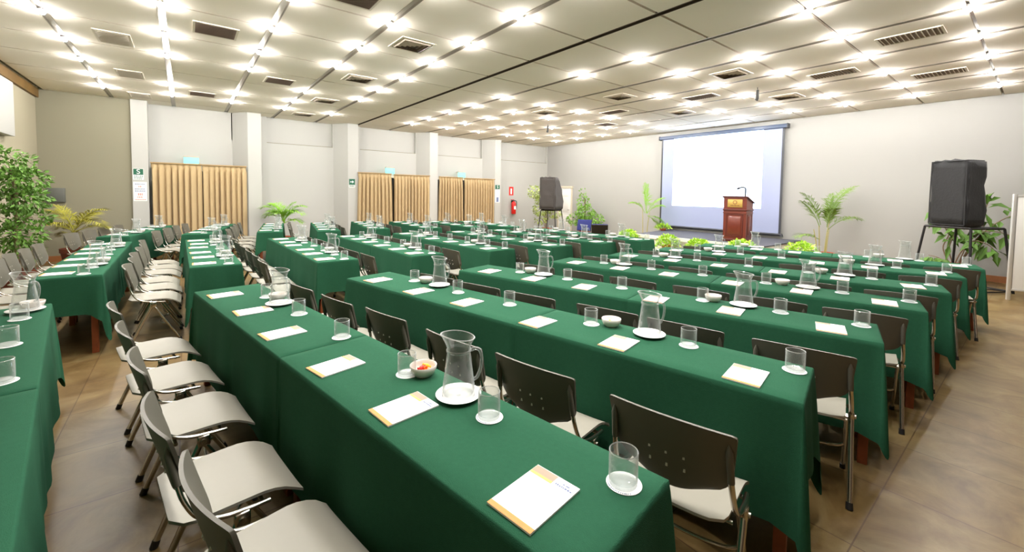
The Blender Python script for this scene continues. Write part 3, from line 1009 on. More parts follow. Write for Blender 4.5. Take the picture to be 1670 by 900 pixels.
def curtain_thing(y0, y1, z1, folds, seed, label, spread=0.0):
    o = link('curtain', curtain(y0, y1, 0.02, z1, XC + 0.05, folds, seed, spread))
    o.modifiers.new('thickness', 'SOLIDIFY').thickness = 0.004
    tag(o, label, 'curtain', 'pleated tan curtains')
    g = MB()
    g.box(XC + 0.03, XC + 0.085, y0 - 0.01, y1 + 0.01, z1 - 0.012, z1 + 0.018, 'curtain_hem', 0.004)
    link('heading_tape', g.mesh('heading_tape'), o)
curtain_thing(-0.60, 0.33, 2.145, 8, 1, 'pleated tan curtain beside the first white column, left half')
curtain_thing(0.34, 1.25, 2.140, 8, 2, 'pleated tan curtain under the nearest exit light, right half')
curtain_thing(4.08, 5.10, 2.11, 9, 3, 'pleated tan curtain beside the arrow sign', 0.12)
curtain_thing(5.19, 6.42, 2.09, 11, 4, 'pleated tan curtain between the dark gap and the slim middle column')
curtain_thing(6.78, 7.70, 2.075, 9, 5, 'pleated tan curtain just right of the slim middle column', 0.1)
curtain_thing(7.77, 9.08, 2.06, 12, 6, 'pleated tan curtain farthest right, beside the last column')

# dark glazed doors behind the curtains
for i, (a, b_) in enumerate(((-0.55, 0.95), (4.15, 6.05), (6.82, 8.75))):
    o = bpy.data.objects.new('door_%d' % (i + 2), None); C.objects.link(o); o.location = (XL, 0, 0); o['kind'] = 'structure'
    b = MB(); b.box(0.0, 0.03, a, b_, 0.0, 2.0, 'black'); link('door_leaf', b.mesh('glazed_leaf', 0), o)
    b = MB()
    for (y0, y1, z0, z1) in ((a - 0.06, a, 0, 2.06), (b_, b_ + 0.06, 0, 2.06), (a, b_, 2.0, 2.06), ((a + b_) / 2 - 0.05, (a + b_) / 2 + 0.05, 0, 2.0)):
        b.box(0.0, 0.05, y0, y1, z0, z1, 'doorf')
    link('door_frame', b.mesh('glazed_frame', 0), o)

# ------------------------------------------------------------------ signs on the curtain wall
def exit_sign(y, z, lb, x):
    o = bpy.data.objects.new('exit_sign', None); C.objects.link(o); o.location = (x, y, z)
    b = MB(); b.box(-0.05, 0.0, -0.15, 0.15, 0.185, 0.215, 'ventgrey', 0.004); link('housing', b.mesh('exit_housing'), o)
    b = MB(); b.box(-0.035, -0.012, -0.145, 0.145, 0.0, 0.185, 'exit', 0.004); link('light_panel', b.mesh('exit_panel'), o)
    g = MB(); g.box(-0.4, -0.05, -0.02, 0.02, 0.19, 0.21, 'ventgrey'); link('bracket', g.mesh('exit_bracket', 0), o)
    tag(o, lb, 'exit sign', 'green exit lights')
exit_sign(0.14, 2.13, 'glowing green exit light above the curtain nearest the camera', XC - 0.03)
exit_sign(5.10, 2.11, 'glowing green exit light above the curtain gap by the arrow sign', XC - 0.03)
exit_sign(7.72, 2.08, 'glowing green exit light above the farthest curtain', XC - 0.03)

def text_mesh(body, size, mt, ext=0.0008):
    cu = bpy.data.curves.new('lettering', 'FONT')
    cu.body = body
    cu.size = size
    cu.extrude = ext
    cu.align_x = 'CENTER'
    cu.align_y = 'CENTER'
    t = bpy.data.objects.new('lettering', cu)
    C.objects.link(t)
    bpy.context.view_layer.update()
    dg = bpy.context.evaluated_depsgraph_get()
    me = bpy.data.meshes.new_from_object(t.evaluated_get(dg))
    bpy.data.objects.remove(t)
    me.materials.clear()
    me.materials.append(M[mt])
    return me
def lettering(parent, body, size, mt, y, z, x=0.0035, name='lettering'):
    o = link(name, text_mesh(body, size, mt), parent, (x, y, z))
    o.rotation_euler = (R(90), 0, R(90))
    return o
def wall_sign(name, x, y, z, lb, cat):
    o = bpy.data.objects.new(name, None); C.objects.link(o); o.location = (x, y, z)
    tag(o, lb, cat)
    return o
# safe-zone sign on the first column
o = wall_sign('safety_sign', XC + 0.06, -0.815, 1.84, 'green square sign with a white letter S on the first white column', 'sign')
b = MB(); b.box(0, 0.003, -0.09, 0.09, -0.09, 0.16, 'signwhite'); link('plate', b.mesh('sign_plate', 0), o)
b = MB(); b.box(0.002, 0.004, -0.085, 0.085, 0.02, 0.155, 'signgreen'); link('green_field', b.mesh('sign_field', 0), o)
lettering(o, 'S', 0.15, 'signwhite', 0, 0.088, 0.0055)
b = MB()
r = random.Random(2)
for row, (z, hgt) in enumerate(((-0.010, 0.02), (-0.045, 0.022), (-0.075, 0.014))):
    y = -0.072
    while y < 0.062:
        wd = r.uniform(0.010, 0.022)
        b.box(0.003, 0.0042, y, y + wd, z - hgt / 2, z + hgt / 2, 'signgreen')
        y += wd + 0.009
link('small_print', b.mesh('sign_print', 0), o)
# red and white notice beneath it
o = wall_sign('paper_notice', XC + 0.06, -0.79, 1.27, 'white paper notice with faded red print under the safety sign', 'notice')
b = MB(); b.box(0, 0.002, -0.115, 0.115, 0, 0.43, 'signwhite'); link('sheet', b.mesh('notice_sheet', 0), o)
b = MB()
for (z, hgt, mt, w0) in ((0.38, 0.022, 'printblue', 0.085), (0.325, 0.034, 'signpink', 0.03), (0.27, 0.022, 'printblue', 0.09), (0.225, 0.022, 'printblue', 0.09), (0.15, 0.05, 'signpink', 0.04), (0.085, 0.03, 'signpink', 0.05), (0.03, 0.022, 'signpink', 0.095)):
    y = -w0
    while y < w0 - 0.01:
        wd = r.uniform(0.012, 0.026)
        b.box(0.002, 0.003, y, min(y + wd, w0), z - hgt / 2, z + hgt / 2, mt)
        y += wd + 0.008
link('print', b.mesh('notice_print', 0), o)
# arrow sign on the third column
def arrow(b, w_, z, x):
    h = w_
    vs = [(x, -h, z - h * 0.22), (x, 0.1 * h, z - h * 0.22), (x, 0.1 * h, z - h * 0.75), (x, h, z), (x, 0.1 * h, z + h * 0.75), (x, 0.1 * h, z + h * 0.22), (x, -h, z + h * 0.22)]
    b.add(vs + [(x - 0.002,) + p[1:] for p in vs], [(0, 1, 2, 3, 4, 5, 6)] + [(i, (i + 1) % 7, 7 + (i + 1) % 7, 7 + i) for i in range(7)], 'signwhite')
o = wall_sign('arrow_sign', XC, 3.915, 1.79, 'green square sign with a white right arrow beside the second curtain pair', 'sign')
b = MB(); b.box(0, 0.003, -0.085, 0.085, -0.05, 0.125, 'signgreen'); link('plate', b.mesh('sign_plate', 0), o)
b = MB(); arrow(b, 0.055, 0.04, 0.0055); link('arrow', b.mesh('arrow', 0), o)
b = MB(); b.box(0, 0.003, -0.085, 0.085, -0.12, -0.055, 'signwhite'); 
y = -0.075
while y < 0.06:
    wd = r.uniform(0.012, 0.02)
    b.box(0.003, 0.0042, y, y + wd, -0.105, -0.068, 'signgreen'); y += wd + 0.007
link('lower_plate', b.mesh('sign_lower', 0), o)
# dark sign with white notice on the fifth column
o = wall_sign('safety_sign', XC, 9.255, 1.78, 'small dark green sign on the last column near the extinguisher', 'sign')
b = MB(); b.box(0, 0.003, -0.10, 0.10, -0.075, 0.075, 'signgreen'); link('plate', b.mesh('sign_plate', 0), o)
lettering(o, 'S', 0.15, 'signwhite', 0, 0.0, 0.0055)
o = wall_sign('paper_notice', XC, 9.255, 1.10, 'pale paper notice under the small dark sign on the last column', 'notice')
b = MB(); b.box(0, 0.002, -0.11, 0.11, 0.10, 0.58, 'signwhite'); link('sheet', b.mesh('notice_sheet', 0), o)
b = MB(); b.box(0.002, 0.003, -0.05, 0.05, 0.12, 0.3, 'printblue'); link('print', b.mesh('notice_print', 0), o)
# extinguisher and its sign, in the bay by the front corner
o = wall_sign('extinguisher_sign', XL, 10.22, 1.64, 'upright red sign with white centre above the fire extinguisher', 'sign')
b = MB(); b.box(0, 0.003, -0.11, 0.11, -0.17, 0.17, 'signred', 0.0); link('plate', b.mesh('sign_plate', 0), o)
b = MB(); b.box(0.003, 0.005, -0.038, 0.038, -0.12, 0.10, 'signwhite'); link('symbol', b.mesh('sign_symbol', 0), o)
o = bpy.data.objects.new('fire_extinguisher', None); C.objects.link(o); o.location = (XL + 0.12, 10.26, 0.74)
tag(o, 'red fire extinguisher hanging on the wall under its red sign', 'fire extinguisher')
b = MB(); b.lathe([(0.0, 0.0), (0.088, 0.0), (0.095, 0.012), (0.095, 0.40), (0.080, 0.455), (0.032, 0.49), (0.030, 0.51), (0.0, 0.51)], 'red', 24); link('cylinder', b.mesh('cylinder'), o)
b = MB(); b.box(-0.0, 0.0965, -0.05, 0.05, 0.18, 0.31, 'signwhite', 0.0); link('sticker', b.mesh('sticker', 0), o)
b = MB(); b.box(-0.03, 0.03, -0.10, 0.03, 0.51, 0.545, 'black', 0.005); b.box(-0.025, 0.025, -0.13, 0.0, 0.555, 0.575, 'red', 0.004); link('valve', b.mesh('valve'), o)
b = MB(); b.tube(catmull([(0.02, 0.03, 0.53), (0.03, 0.115, 0.50), (0.03, 0.125, 0.38), (0.03, 0.115, 0.20)], 6), 0.013, 'black', 8); link('hose', b.mesh('hose', 60), o)
b = MB(); b.box(-0.12, -0.09, -0.03, 0.03, 0.30, 0.52, 'iron'); link('bracket', b.mesh('bracket', 0), o)
# grey cabinet on the flush wall
o = bpy.data.objects.new('wall_cabinet', None); C.objects.link(o); o.location = (XC, -2.12, 1.24)
tag(o, 'small grey metal cabinet on the wall behind the leafy tree', 'cabinet')
b = MB(); b.box(0, 0.06, -0.12, 0.15, 0, 0.30, 'boxgrey', 0.004); link('body', b.mesh('cabinet_body'), o)
b = MB(); b.box(0.06, 0.066, -0.105, 0.135, 0.015, 0.285, 'boxgrey', 0.002); link('door', b.mesh('cabinet_door'), o)

# ------------------------------------------------------------------ door in the front wall
o = bpy.data.objects.new('door_1', None); C.objects.link(o); o.location = (-12.0, YF, 0); o['kind'] = 'structure'
b = MB()
b.box(-0.40, -0.34, -0.04, 0, 0, 1.86, 'doorf'); b.box(0.34, 0.40, -0.04, 0, 0, 1.86, 'doorf'); b.box(-0.44, 0.44, -0.06, 0, 1.80, 1.87, 'doorf')
link('door_frame', b.mesh('door_frame', 0), o)
b = MB(); b.box(-0.34, 0.34, -0.03, 0, 0.005, 1.80, 'doorw', 0.004)
b.box(-0.20, 0.20, -0.036, -0.03, 0.12, 0.72, 'doorw', 0.003); b.box(-0.20, 0.20, -0.036, -0.03, 0.82, 1.42, 'doorw', 0.003)
b.box(-0.16, 0.18, -0.042, -0.03, 1.46, 1.475, 'doorf')
link('door_leaf', b.mesh('door_leaf'), o)
b = MB(); b.tube([(0.28, -0.03, 0.92), (0.28, -0.07, 0.92), (0.20, -0.07, 0.92)], 0.010, 'chrome', 8); link('door_handle', b.mesh('door_handle'), o)

# ------------------------------------------------------------------ projection screen
o = bpy.data.objects.new('projection_screen', None); C.objects.link(o); o.location = (-5.90, YF, 0)
tag(o, 'large white projection screen with dark border lit by the projector', 'screen')
X0, X1, Z0, Z1 = -1.74, 1.74, 0.60, 3.33
b = MB(); b.box(X0 - 0.06, X1 + 0.08, -0.16, -0.04, 3.32, 3.42, 'screencase', 0.012); link('roller_case', b.mesh('roller_case'), o)
b = MB(); b.box(X0 - 0.07, X0 - 0.04, -0.17, -0.03, 3.31, 3.43, 'screenframe', 0.004); b.box(X1 + 0.06, X1 + 0.09, -0.17, -0.03, 3.31, 3.43, 'screenframe', 0.004); link('end_cap', b.mesh('end_cap'), o)
b = MB(); b.box(X0, X1, -0.096, -0.092, Z0, Z1, 'screen'); link('fabric', b.mesh('screen_fabric', 0), o)
for xa in (X0, X1 - 0.05):
    b = MB(); b.box(xa, xa + 0.05, -0.099, -0.0935, Z0, Z1, 'screenframe'); link('border', b.mesh('screen_border', 0), o)
b = MB(); b.box(-1.32, 1.25, -0.0985, -0.0965, 1.24, 3.32, 'picture'); link('projected_picture', b.mesh('projected_picture', 0), o)
b = MB(); b.tube([(X0 - 0.04, -0.095, Z0 - 0.01), (X1 + 0.04, -0.095, Z0 - 0.01)], 0.028, 'screenframe', 12)
for x in (X0 - 0.02, X1 + 0.02):
    b.lathe([(0.036, -0.02), (0.04, 0.0), (0.036, 0.02)], 'screenframe', 12, T=Matrix.Translation((x, -0.095, Z0 - 0.035)))
link('weight_bar', b.mesh('weight_bar'), o)

# ------------------------------------------------------------------ stage
o = bpy.data.objects.new('stage', None); C.objects.link(o); o.location = (0, 0, 0)
tag(o, 'low stage with dark grey top and pale riser under the screen', 'stage')
SZ = 0.48
b = MB(); b.add([(-7.0, 9.95, 0), (-3.75, 10.02, 0), (-3.75, YF - 0.005, 0), (-7.3, YF - 0.005, 0), (-7.0, 9.95, SZ - 0.03), (-3.75, 10.02, SZ - 0.03), (-3.75, YF - 0.005, SZ - 0.03), (-7.3, YF - 0.005, SZ - 0.03)],
                [(0, 1, 5, 4), (1, 2, 6, 5), (3, 0, 4, 7), (2, 3, 7, 6), (4, 5, 6, 7)], 'stageside'); link('riser', b.mesh('riser', 0), o)
b = MB(); b.add([(-7.02, 9.92, SZ - 0.03), (-3.73, 9.99, SZ - 0.03), (-3.73, YF - 0.005, SZ - 0.03), (-7.32, YF - 0.005, SZ - 0.03), (-7.02, 9.92, SZ), (-3.73, 9.99, SZ), (-3.73, YF - 0.005, SZ), (-7.32, YF - 0.005, SZ)],
                [(0, 1, 5, 4), (1, 2, 6, 5), (3, 0, 4, 7), (2, 3, 7, 6), (4, 5, 6, 7), (0, 3, 2, 1)], 'stagetop'); link('deck', b.mesh('deck', 0), o)
b = MB(); b.box(-7.02, -3.73, 9.90, 9.925, SZ - 0.09, SZ + 0.002, 'stageside'); link('nosing', b.mesh('nosing', 0), o)

# lectern
o = bpy.data.objects.new('lectern', None); C.objects.link(o); o.location = (-4.55, 10.50, SZ + 0.001); o.rotation_euler = (0, 0, R(4))
tag(o, 'dark mahogany lectern with brass plaque and gooseneck microphone on stage', 'lectern')
W2, D2 = 0.255, 0.21
b = MB()
zf, zb = 1.06, 0.93
vs = [(-W2, -D2, 0.05), (W2, -D2, 0.05), (W2, D2, 0.05), (-W2, D2, 0.05), (-W2, -D2, zf), (W2, -D2, zf), (W2, D2, zb), (-W2, D2, zb)]
b.add(vs, [(0, 1, 5, 4), (1, 2, 6, 5), (2, 3, 7, 6), (3, 0, 4, 7), (4, 5, 6, 7), (0, 3, 2, 1)], 'mahogany')
link('body', b.mesh('lectern_body', 0), o)
b = MB(); b.box(-W2 - 0.025, W2 + 0.025, -D2 - 0.025, D2 + 0.025, 0, 0.07, 'mahogany_dark', 0.008); link('plinth', b.mesh('plinth'), o)
b = MB()
b.box(-W2 - 0.015, W2 + 0.015, -D2 - 0.018, -D2 + 0.01, 0.74, 0.775, 'mahogany_dark', 0.006); b.box(W2 - 0.01, W2 + 0.018, -D2 - 0.018, D2 + 0.015, 0.74, 0.775, 'mahogany_dark', 0.006)
b.box(-W2 - 0.012, W2 + 0.012, -D2 - 0.012, -D2 + 0.01, 0.68, 0.70, 'mahogany', 0.004); b.box(W2 - 0.01, W2 + 0.012, -D2 - 0.012, D2 + 0.01, 0.68, 0.70, 'mahogany', 0.004)
link('moulding', b.mesh('moulding'), o)
b = MB()
for (x0, x1, z0, z1) in ((-0.19, 0.19, 0.12, 0.66),):
    b.box(x0, x1, -D2 - 0.008, -D2, z0, z0 + 0.02, 'mahogany_dark'); b.box(x0, x1, -D2 - 0.008, -D2, z1 - 0.02, z1, 'mahogany_dark')
    b.box(x0, x0 + 0.02, -D2 - 0.008, -D2, z0, z1, 'mahogany_dark'); b.box(x1 - 0.02, x1, -D2 - 0.008, -D2, z0, z1, 'mahogany_dark')
    b.box(x0 + 0.05, x1 - 0.05, -D2 - 0.012, -D2, z0 + 0.05, z1 - 0.05, 'mahogany', 0.006)
link('front_panel', b.mesh('front_panel'), o)
b = MB()
b.box(W2, W2 + 0.008, -0.14, -0.12, 0.12, 0.66, 'mahogany_dark'); b.box(W2, W2 + 0.008, 0.12, 0.14, 0.12, 0.66, 'mahogany_dark'); b.box(W2, W2 + 0.008, -0.14, 0.14, 0.64, 0.66, 'mahogany_dark'); b.box(W2, W2 + 0.008, -0.14, 0.14, 0.12, 0.14, 'mahogany_dark')
b.box(W2, W2 + 0.010, -0.09, 0.09, 0.17, 0.61, 'mahogany', 0.006)
link('side_panel', b.mesh('side_panel'), o)
b = MB(); b.box(-0.165, 0.165, -D2 - 0.010, -D2, 0.82, 1.01, 'brass', 0.004)
b.lathe([(0.034, 0.0), (0.040, 0.002), (0.046, 0.0)], 'mahogany', 20, T=Matrix.Translation((0, -D2 - 0.011, 0.94)) @ Matrix.Rotation(R(90), 4, 'X'), cap0=False, cap1=False)
for k, (x0, x1) in enumerate(((-0.10, -0.03), (-0.02, 0.04), (0.05, 0.10))):
    b.box(x0, x1, -D2 - 0.0118, -D2 - 0.009, 0.855, 0.868, 'mahogany')
link('plaque', b.mesh('plaque'), o)
b = MB()
b.add([(-W2 - 0.03, -D2 - 0.03, zf + 0.004), (W2 + 0.03, -D2 - 0.03, zf + 0.004), (W2 + 0.03, D2 + 0.03, zb - 0.016), (-W2 - 0.03, D2 + 0.03, zb - 0.016),
       (-W2 - 0.03, -D2 - 0.03, zf + 0.026), (W2 + 0.03, -D2 - 0.03, zf + 0.026), (W2 + 0.03, D2 + 0.03, zb + 0.006), (-W2 - 0.03, D2 + 0.03, zb + 0.006)],
      [(0, 1, 5, 4), (1, 2, 6, 5), (2, 3, 7, 6), (3, 0, 4, 7), (4, 5, 6, 7), (0, 3, 2, 1)], 'mahogany_dark')
link('reading_top', b.mesh('reading_top', 0), o)
g = MB(); g.tube(catmull([(0.20, -0.16, zf), (0.205, -0.17, zf + 0.15), (0.20, -0.18, zf + 0.215), (0.12, -0.15, zf + 0.235), (0.05, -0.10, zf + 0.22)], 6), 0.015, 'iron', 8)
mic = link('microphone', g.mesh('gooseneck', 60), o)
g = MB(); g.tube([(0.055, -0.103, zf + 0.221), (-0.005, -0.07, zf + 0.205)], [0.020, 0.024], 'iron', 10); link('capsule', g.mesh('mic_capsule'), mic)

# white drape heaped beside the stage
o = link('white_drape', None)
b = MB()
vs, fs = [], []
n1, n2 = 18, 10
for j in range(n2 + 1):
    for i in range(n1 + 1):
        u, v = i / n1, j / n2
        hgt = 0.40 * (math.sin(PI * min(1, v * 1.0)) ** 0.6) * (0.75 + 0.25 * math.cos(u * 5)) * (math.sin(PI * u) ** 0.35 if 0 < u < 1 else 0)
        vs.append((-3.72 + 0.95 * u + 0.02 * math.sin(v * 12), 10.1 + 0.6 * v + 0.03 * math.sin(u * 9), max(0.0, hgt + 0.02 * math.sin(u * 17 + v * 4) * (0 < v < 1))))
for j in range(n2):
    for i in range(n1):
        a = j * (n1 + 1) + i
        fs.append((a, a + 1, a + n1 + 2, a + n1 + 1))
b.add(vs, fs, 'drape')
bpy.data.objects.remove(o)
o = link('cloth_bundle', b.mesh('cloth_bundle', 80))
tag(o, 'pale cloth heaped at the right end of the stage', 'cloth')

# ------------------------------------------------------------------ loudspeakers
def speaker(name, loc, rz, w_, d_, h_, z0, mt, label, wedge):
    o = bpy.data.objects.new(name, None); C.objects.link(o); o.location = (loc[0], loc[1], z0); o.rotation_euler = (0, 0, rz)
    tag(o, label, 'loudspeaker', 'covered loudspeakers')
    nz = 14
    bm = bmesh.new()
    bmesh.ops.create_cube(bm, size=1)
    bmesh.ops.subdivide_edges(bm, edges=bm.edges[:], cuts=7, use_grid_fill=True)
    r = random.Random(int(h_ * 1000))
    for q in bm.verts:
        x, y, z = q.co
        t = z + 0.5
        back = d_
        if wedge:
            back = d_ * (0.42 + 0.58 * min(1, (1 - t) / 0.62) ** 0.8)
        sw = 1.0 - 0.035 * t + 0.02 * math.sin(t * 7)
        X = x * w_ * sw + 0.008 * math.sin(z * 17 + y * 5)
        Y = -d_ / 2 + (y + 0.5) * back + 0.008 * math.sin(z * 13 + x * 9)
        q.co = Vector((X, Y, t * h_ + 0.006 * math.sin(x * 11)))
    bmesh.ops.bevel(bm, geom=[e for e in bm.edges if e.calc_face_angle(0) > 0.9], offset=0.025, segments=3, affect='EDGES')
    me = bpy.data.meshes.new('speaker_cover'); bm.to_mesh(me); bm.free()
    me.materials.append(M[mt]); me.polygons.foreach_set('use_smooth', [True] * len(me.polygons)); me.update()
    link('fabric_cover', me, o)
    g = MB()
    fw, fh = w_ * 0.475, h_
    yy = -d_ / 2 - 0.004
    for (a, b_) in (((-fw, yy, 0.03), (-fw * 0.975, yy, fh - 0.03)), ((fw, yy, 0.03), (fw * 0.975, yy, fh - 0.03)), ((-fw, yy, fh - 0.02), (fw, yy, fh - 0.02)), ((-fw, yy, 0.02), (fw, yy, 0.02))):
        g.tube([a, ((a[0] + b_[0]) / 2, yy - 0.006, (a[2] + b_[2]) / 2), b_], 0.009, mt, 6)
    link('seam_piping', g.mesh('seam_piping', 60), o)
    return o
def stand(loc, rz, top, h_, spread, frame, label):
    o = bpy.data.objects.new('speaker_stand', None); C.objects.link(o); o.location = (loc[0], loc[1], 0); o.rotation_euler = (0, 0, rz)
    tag(o, label, 'speaker stand', 'steel speaker stands')
    g = MB()
    c = [(-top, -top), (top, -top), (top, top), (-top, top)]
    for k in range(4):
        a, b_ = c[k], c[(k + 1) % 4]
        g.tube([(a[0], a[1], h_ - 0.02), (b_[0], b_[1], h_ - 0.02)], 0.018, 'iron', 4)
    g.tube([(-top, 0, h_ - 0.02), (top, 0, h_ - 0.02)], 0.016, 'iron', 4)
    link('top_frame', g.mesh('top_frame', 0), o)
    for k in range(4):
        g = MB()
        g.tube([(c[k][0], c[k][1], h_ - 0.02), (c[k][0] * spread, c[k][1] * spread, 0.0)], frame, 'iron', 6)
        link('leg', g.mesh('stand_leg', 0), o)
    g = MB()
    f = spread * 0.985
    for k in range(4):
        a, b_ = c[k], c[(k + 1) % 4]
        g.tube([(a[0] * f, a[1] * f, 0.03), (b_[0] * f, b_[1] * f, 0.03)], 0.012, 'iron', 4)
    g.tube([(c[0][0] * f, c[0][1] * f, 0.035), (c[2][0] * f, c[2][1] * f, 0.035)], 0.010, 'iron', 4)
    link('floor_brace', g.mesh('floor_brace', 0), o)
    return o
stand((-0.86, 10.72), R(-30), 0.34, 1.10, 1.30, 0.018, 'black square steel stand under the right loudspeaker')
speaker('loudspeaker', (-0.95, 10.66), R(-27), 0.54, 0.44, 1.14, 1.102, 'spk', 'big black covered loudspeaker on the stand at right', False)
stand((-9.70, 9.20), R(20), 0.24, 1.06, 1.45, 0.014, 'slim steel stand under the far corner loudspeaker')
speaker('loudspeaker', (-9.70, 9.20), R(20), 0.55, 0.60, 1.02, 1.062, 'spk_brown', 'faded dark covered loudspeaker in the far front corner', True)

# white partition board at the right edge
o = bpy.data.objects.new('partition_board', None); C.objects.link(o); o.location = (-0.29, 10.16, 0); o.rotation_euler = (0, 0, R(22))
tag(o, 'white upright partition board cut by the right edge of the photo', 'board')
b = MB(); b.box(0.03, 0.95, -0.012, 0.012, 0.17, 1.63, 'board', 0.002); link('panel', b.mesh('board_panel'), o)
for x in (0.0, 0.96):
    b = MB(); b.box(x - 0.022, x + 0.022, -0.022, 0.022, 0, 1.66, 'alu', 0.006); link('post', b.mesh('board_post'), o)
b = MB(); b.box(0.02, 0.94, -0.018, 0.018, 1.61, 1.645, 'alu', 0.004); b.box(0.02, 0.94, -0.018, 0.018, 0.15, 0.18, 'alu', 0.004); link('rail', b.mesh('board_rail'), o)

# hanging microphones
for (x, y, lb) in ((-3.30, 8.20, 'small black microphone hanging from the ceiling near the screen'), (-8.80, 8.15, 'small black microphone hanging from the ceiling far left')):
    o = bpy.data.objects.new('hanging_microphone', None); C.objects.link(o); o.location = (x, y, H)
    tag(o, lb, 'microphone', 'hanging microphones')
    b = MB(); b.tube([(0, 0, 0), (0.004, 0.004, -0.07)], 0.006, 'iron', 6); link('cable', b.mesh('cable'), o)
    b = MB(); b.tube([(0.004, 0.004, -0.05), (0, 0, -0.20), (-0.02, 0.0, -0.23)], [0.022, 0.028, 0.03], 'black', 10); link('capsule', b.mesh('capsule'), o)

# ------------------------------------------------------------------ blue chairs near the corner
def blue_chair(loc, rz, label, tilt=0):
    o = bpy.data.objects.new('upholstered_chair', None); C.objects.link(o); o.location = loc; o.rotation_euler = (0, 0, rz)
    tag(o, label, 'chair', 'blue upholstered chairs')
    b = MB(); b.box(-0.22, 0.22, -0.22, 0.22, 0.41, 0.47, 'blue', 0.025); link('seat', b.mesh('blue_seat'), o)
    b = MB(); T = Matrix.Translation((0, -0.20, 0.47)) @ Matrix.Rotation(R(14 + tilt), 4, 'X')
    b.box(-0.21, 0.21, 0.0, 0.04, 0.04, 0.36, 'blue', 0.018, T); bk = link('backrest', b.mesh('blue_back'), o)
    b = MB(); b.box(-0.215, 0.215, -0.016, 0.002, 0.03, 0.365, 'black', 0.008, T); link('back_shell', b.mesh('black_shell'), bk)
    for sx in (-1, 1):
        for sy in (-1, 1):
            b = MB(); b.tube([(sx * 0.19, sy * 0.17, 0.42), (sx * 0.22, sy * 0.22, 0.0)], 0.012, 'iron', 8); link('leg', b.mesh('blue_chair_leg'), o)
    b = MB(); b.tube([(-0.1, -0.19, 0.44), (-0.1, -0.25, 0.6)], 0.012, 'iron', 8); b.tube([(0.1, -0.19, 0.44), (0.1, -0.25, 0.6)], 0.012, 'iron', 8); link('back_support', b.mesh('back_support'), o)
blue_chair((-8.12, 8.88, 0), R(200), 'blue upholstered chair standing upright near the far corner plant')
blue_chair((-7.50, 8.95, 0), R(40), 'blue chair with black shell tilted back, right of the other', 22)

# ------------------------------------------------------------------ plants
def pot(b, r, h, mt='pot'):
    b.lathe([(0.0, 0.0), (r * 0.68, 0.0), (r * 0.92, h * 0.78), (r, h * 0.80), (r * 1.02, h), (r * 0.92, h), (r * 0.86, h * 0.86), (0.0, h * 0.84)], mt, 24)
def leaf(b, p, d, n, ln, wd, mt, fold=0.2, droop=0.0):
    d = d.normalized()
    s = d.cross(n)
    if s.length < 1e-4:
        s = d.cross(Vector((1, 0, 0)))
    s.normalize()
    n = s.cross(d).normalized()
    a = p
    mid = p + d * ln * 0.45 - n * 0.0
    e = p + d * ln + Vector((0, 0, -droop * ln))
    l = mid + s * wd / 2 + n * fold * wd
    r = mid - s * wd / 2 + n * fold * wd
    b.add([a, l, e, r, mid], [(0, 4, 1), (0, 3, 4), (1, 4, 2), (4, 3, 2)], mt)
def rvec(r):
    while True:
        v = Vector((r.uniform(-1, 1), r.uniform(-1, 1), r.uniform(-1, 1)))
        if 0.05 < v.length < 1:
            return v
def tree(name, loc, potr, poth, h, blobs, nleaf, ll, mt, label, seed, cat='plant', potmat='pot', trunks=1, ymin=-99, ymax=99):
    r = random.Random(seed)
    o = bpy.data.objects.new(name, None); C.objects.link(o); o.location = loc
    tag(o, label, cat)
    b = MB(); pot(b, potr, poth, potmat); link('pot', b.mesh('pot'), o)
    b = MB(); b.lathe([(0.0, poth * 0.86), (potr * 0.88, poth * 0.85)], 'soil', 16, cap0=False, cap1=False); link('soil', b.mesh('soil'), o)
    b = MB()
    for q in range(trunks):
        ox = (q - (trunks - 1) / 2) * 0.05
        b.tube(catmull([(ox, 0, poth * 0.8), (ox * 1.5 + 0.02, 0.01, h * 0.35), (ox * 2 - 0.02, 0.02, h * 0.6), (0.0, 0, h * 0.85)], 5), [0.022 - 0.0008 * k for k in range(16)], 'bark', 8)
    for (cx, cy, cz, rx, rz_) in blobs:
        b.tube(catmull([(0, 0, max(poth, cz - rz_ - 0.25)), (cx * 0.5, cy * 0.5, cz - rz_ * 0.4), (cx, cy, cz)], 4), [0.012 - 0.001 * k for k in range(9)], 'bark', 6)
    link('trunk', b.mesh('trunk', 60), o)
    b = MB()
    tot = sum(q[3] * q[3] * q[4] for q in blobs)
    for (cx, cy, cz, rx, rz_) in blobs:
        k = int(nleaf * rx * rx * rz_ / tot)
        for _ in range(k):
            v = rvec(r)
            v = v.normalized() * (v.length ** 0.55)
            p = Vector((cx + v.x * rx, cy + v.y * rx, cz + v.z * rz_))
            if not ymin < p.y < ymax:
                continue
            d = (v * 0.7 + rvec(r) * 0.8 + Vector((0, 0, -0.35)))
            leaf(b, p, d, rvec(r) + Vector((0, 0, 0.8)), ll * r.uniform(0.7, 1.25), ll * 0.48 * r.uniform(0.8, 1.2), mt, 0.15)
    link('foliage', b.mesh('foliage', 0), o)
    return o
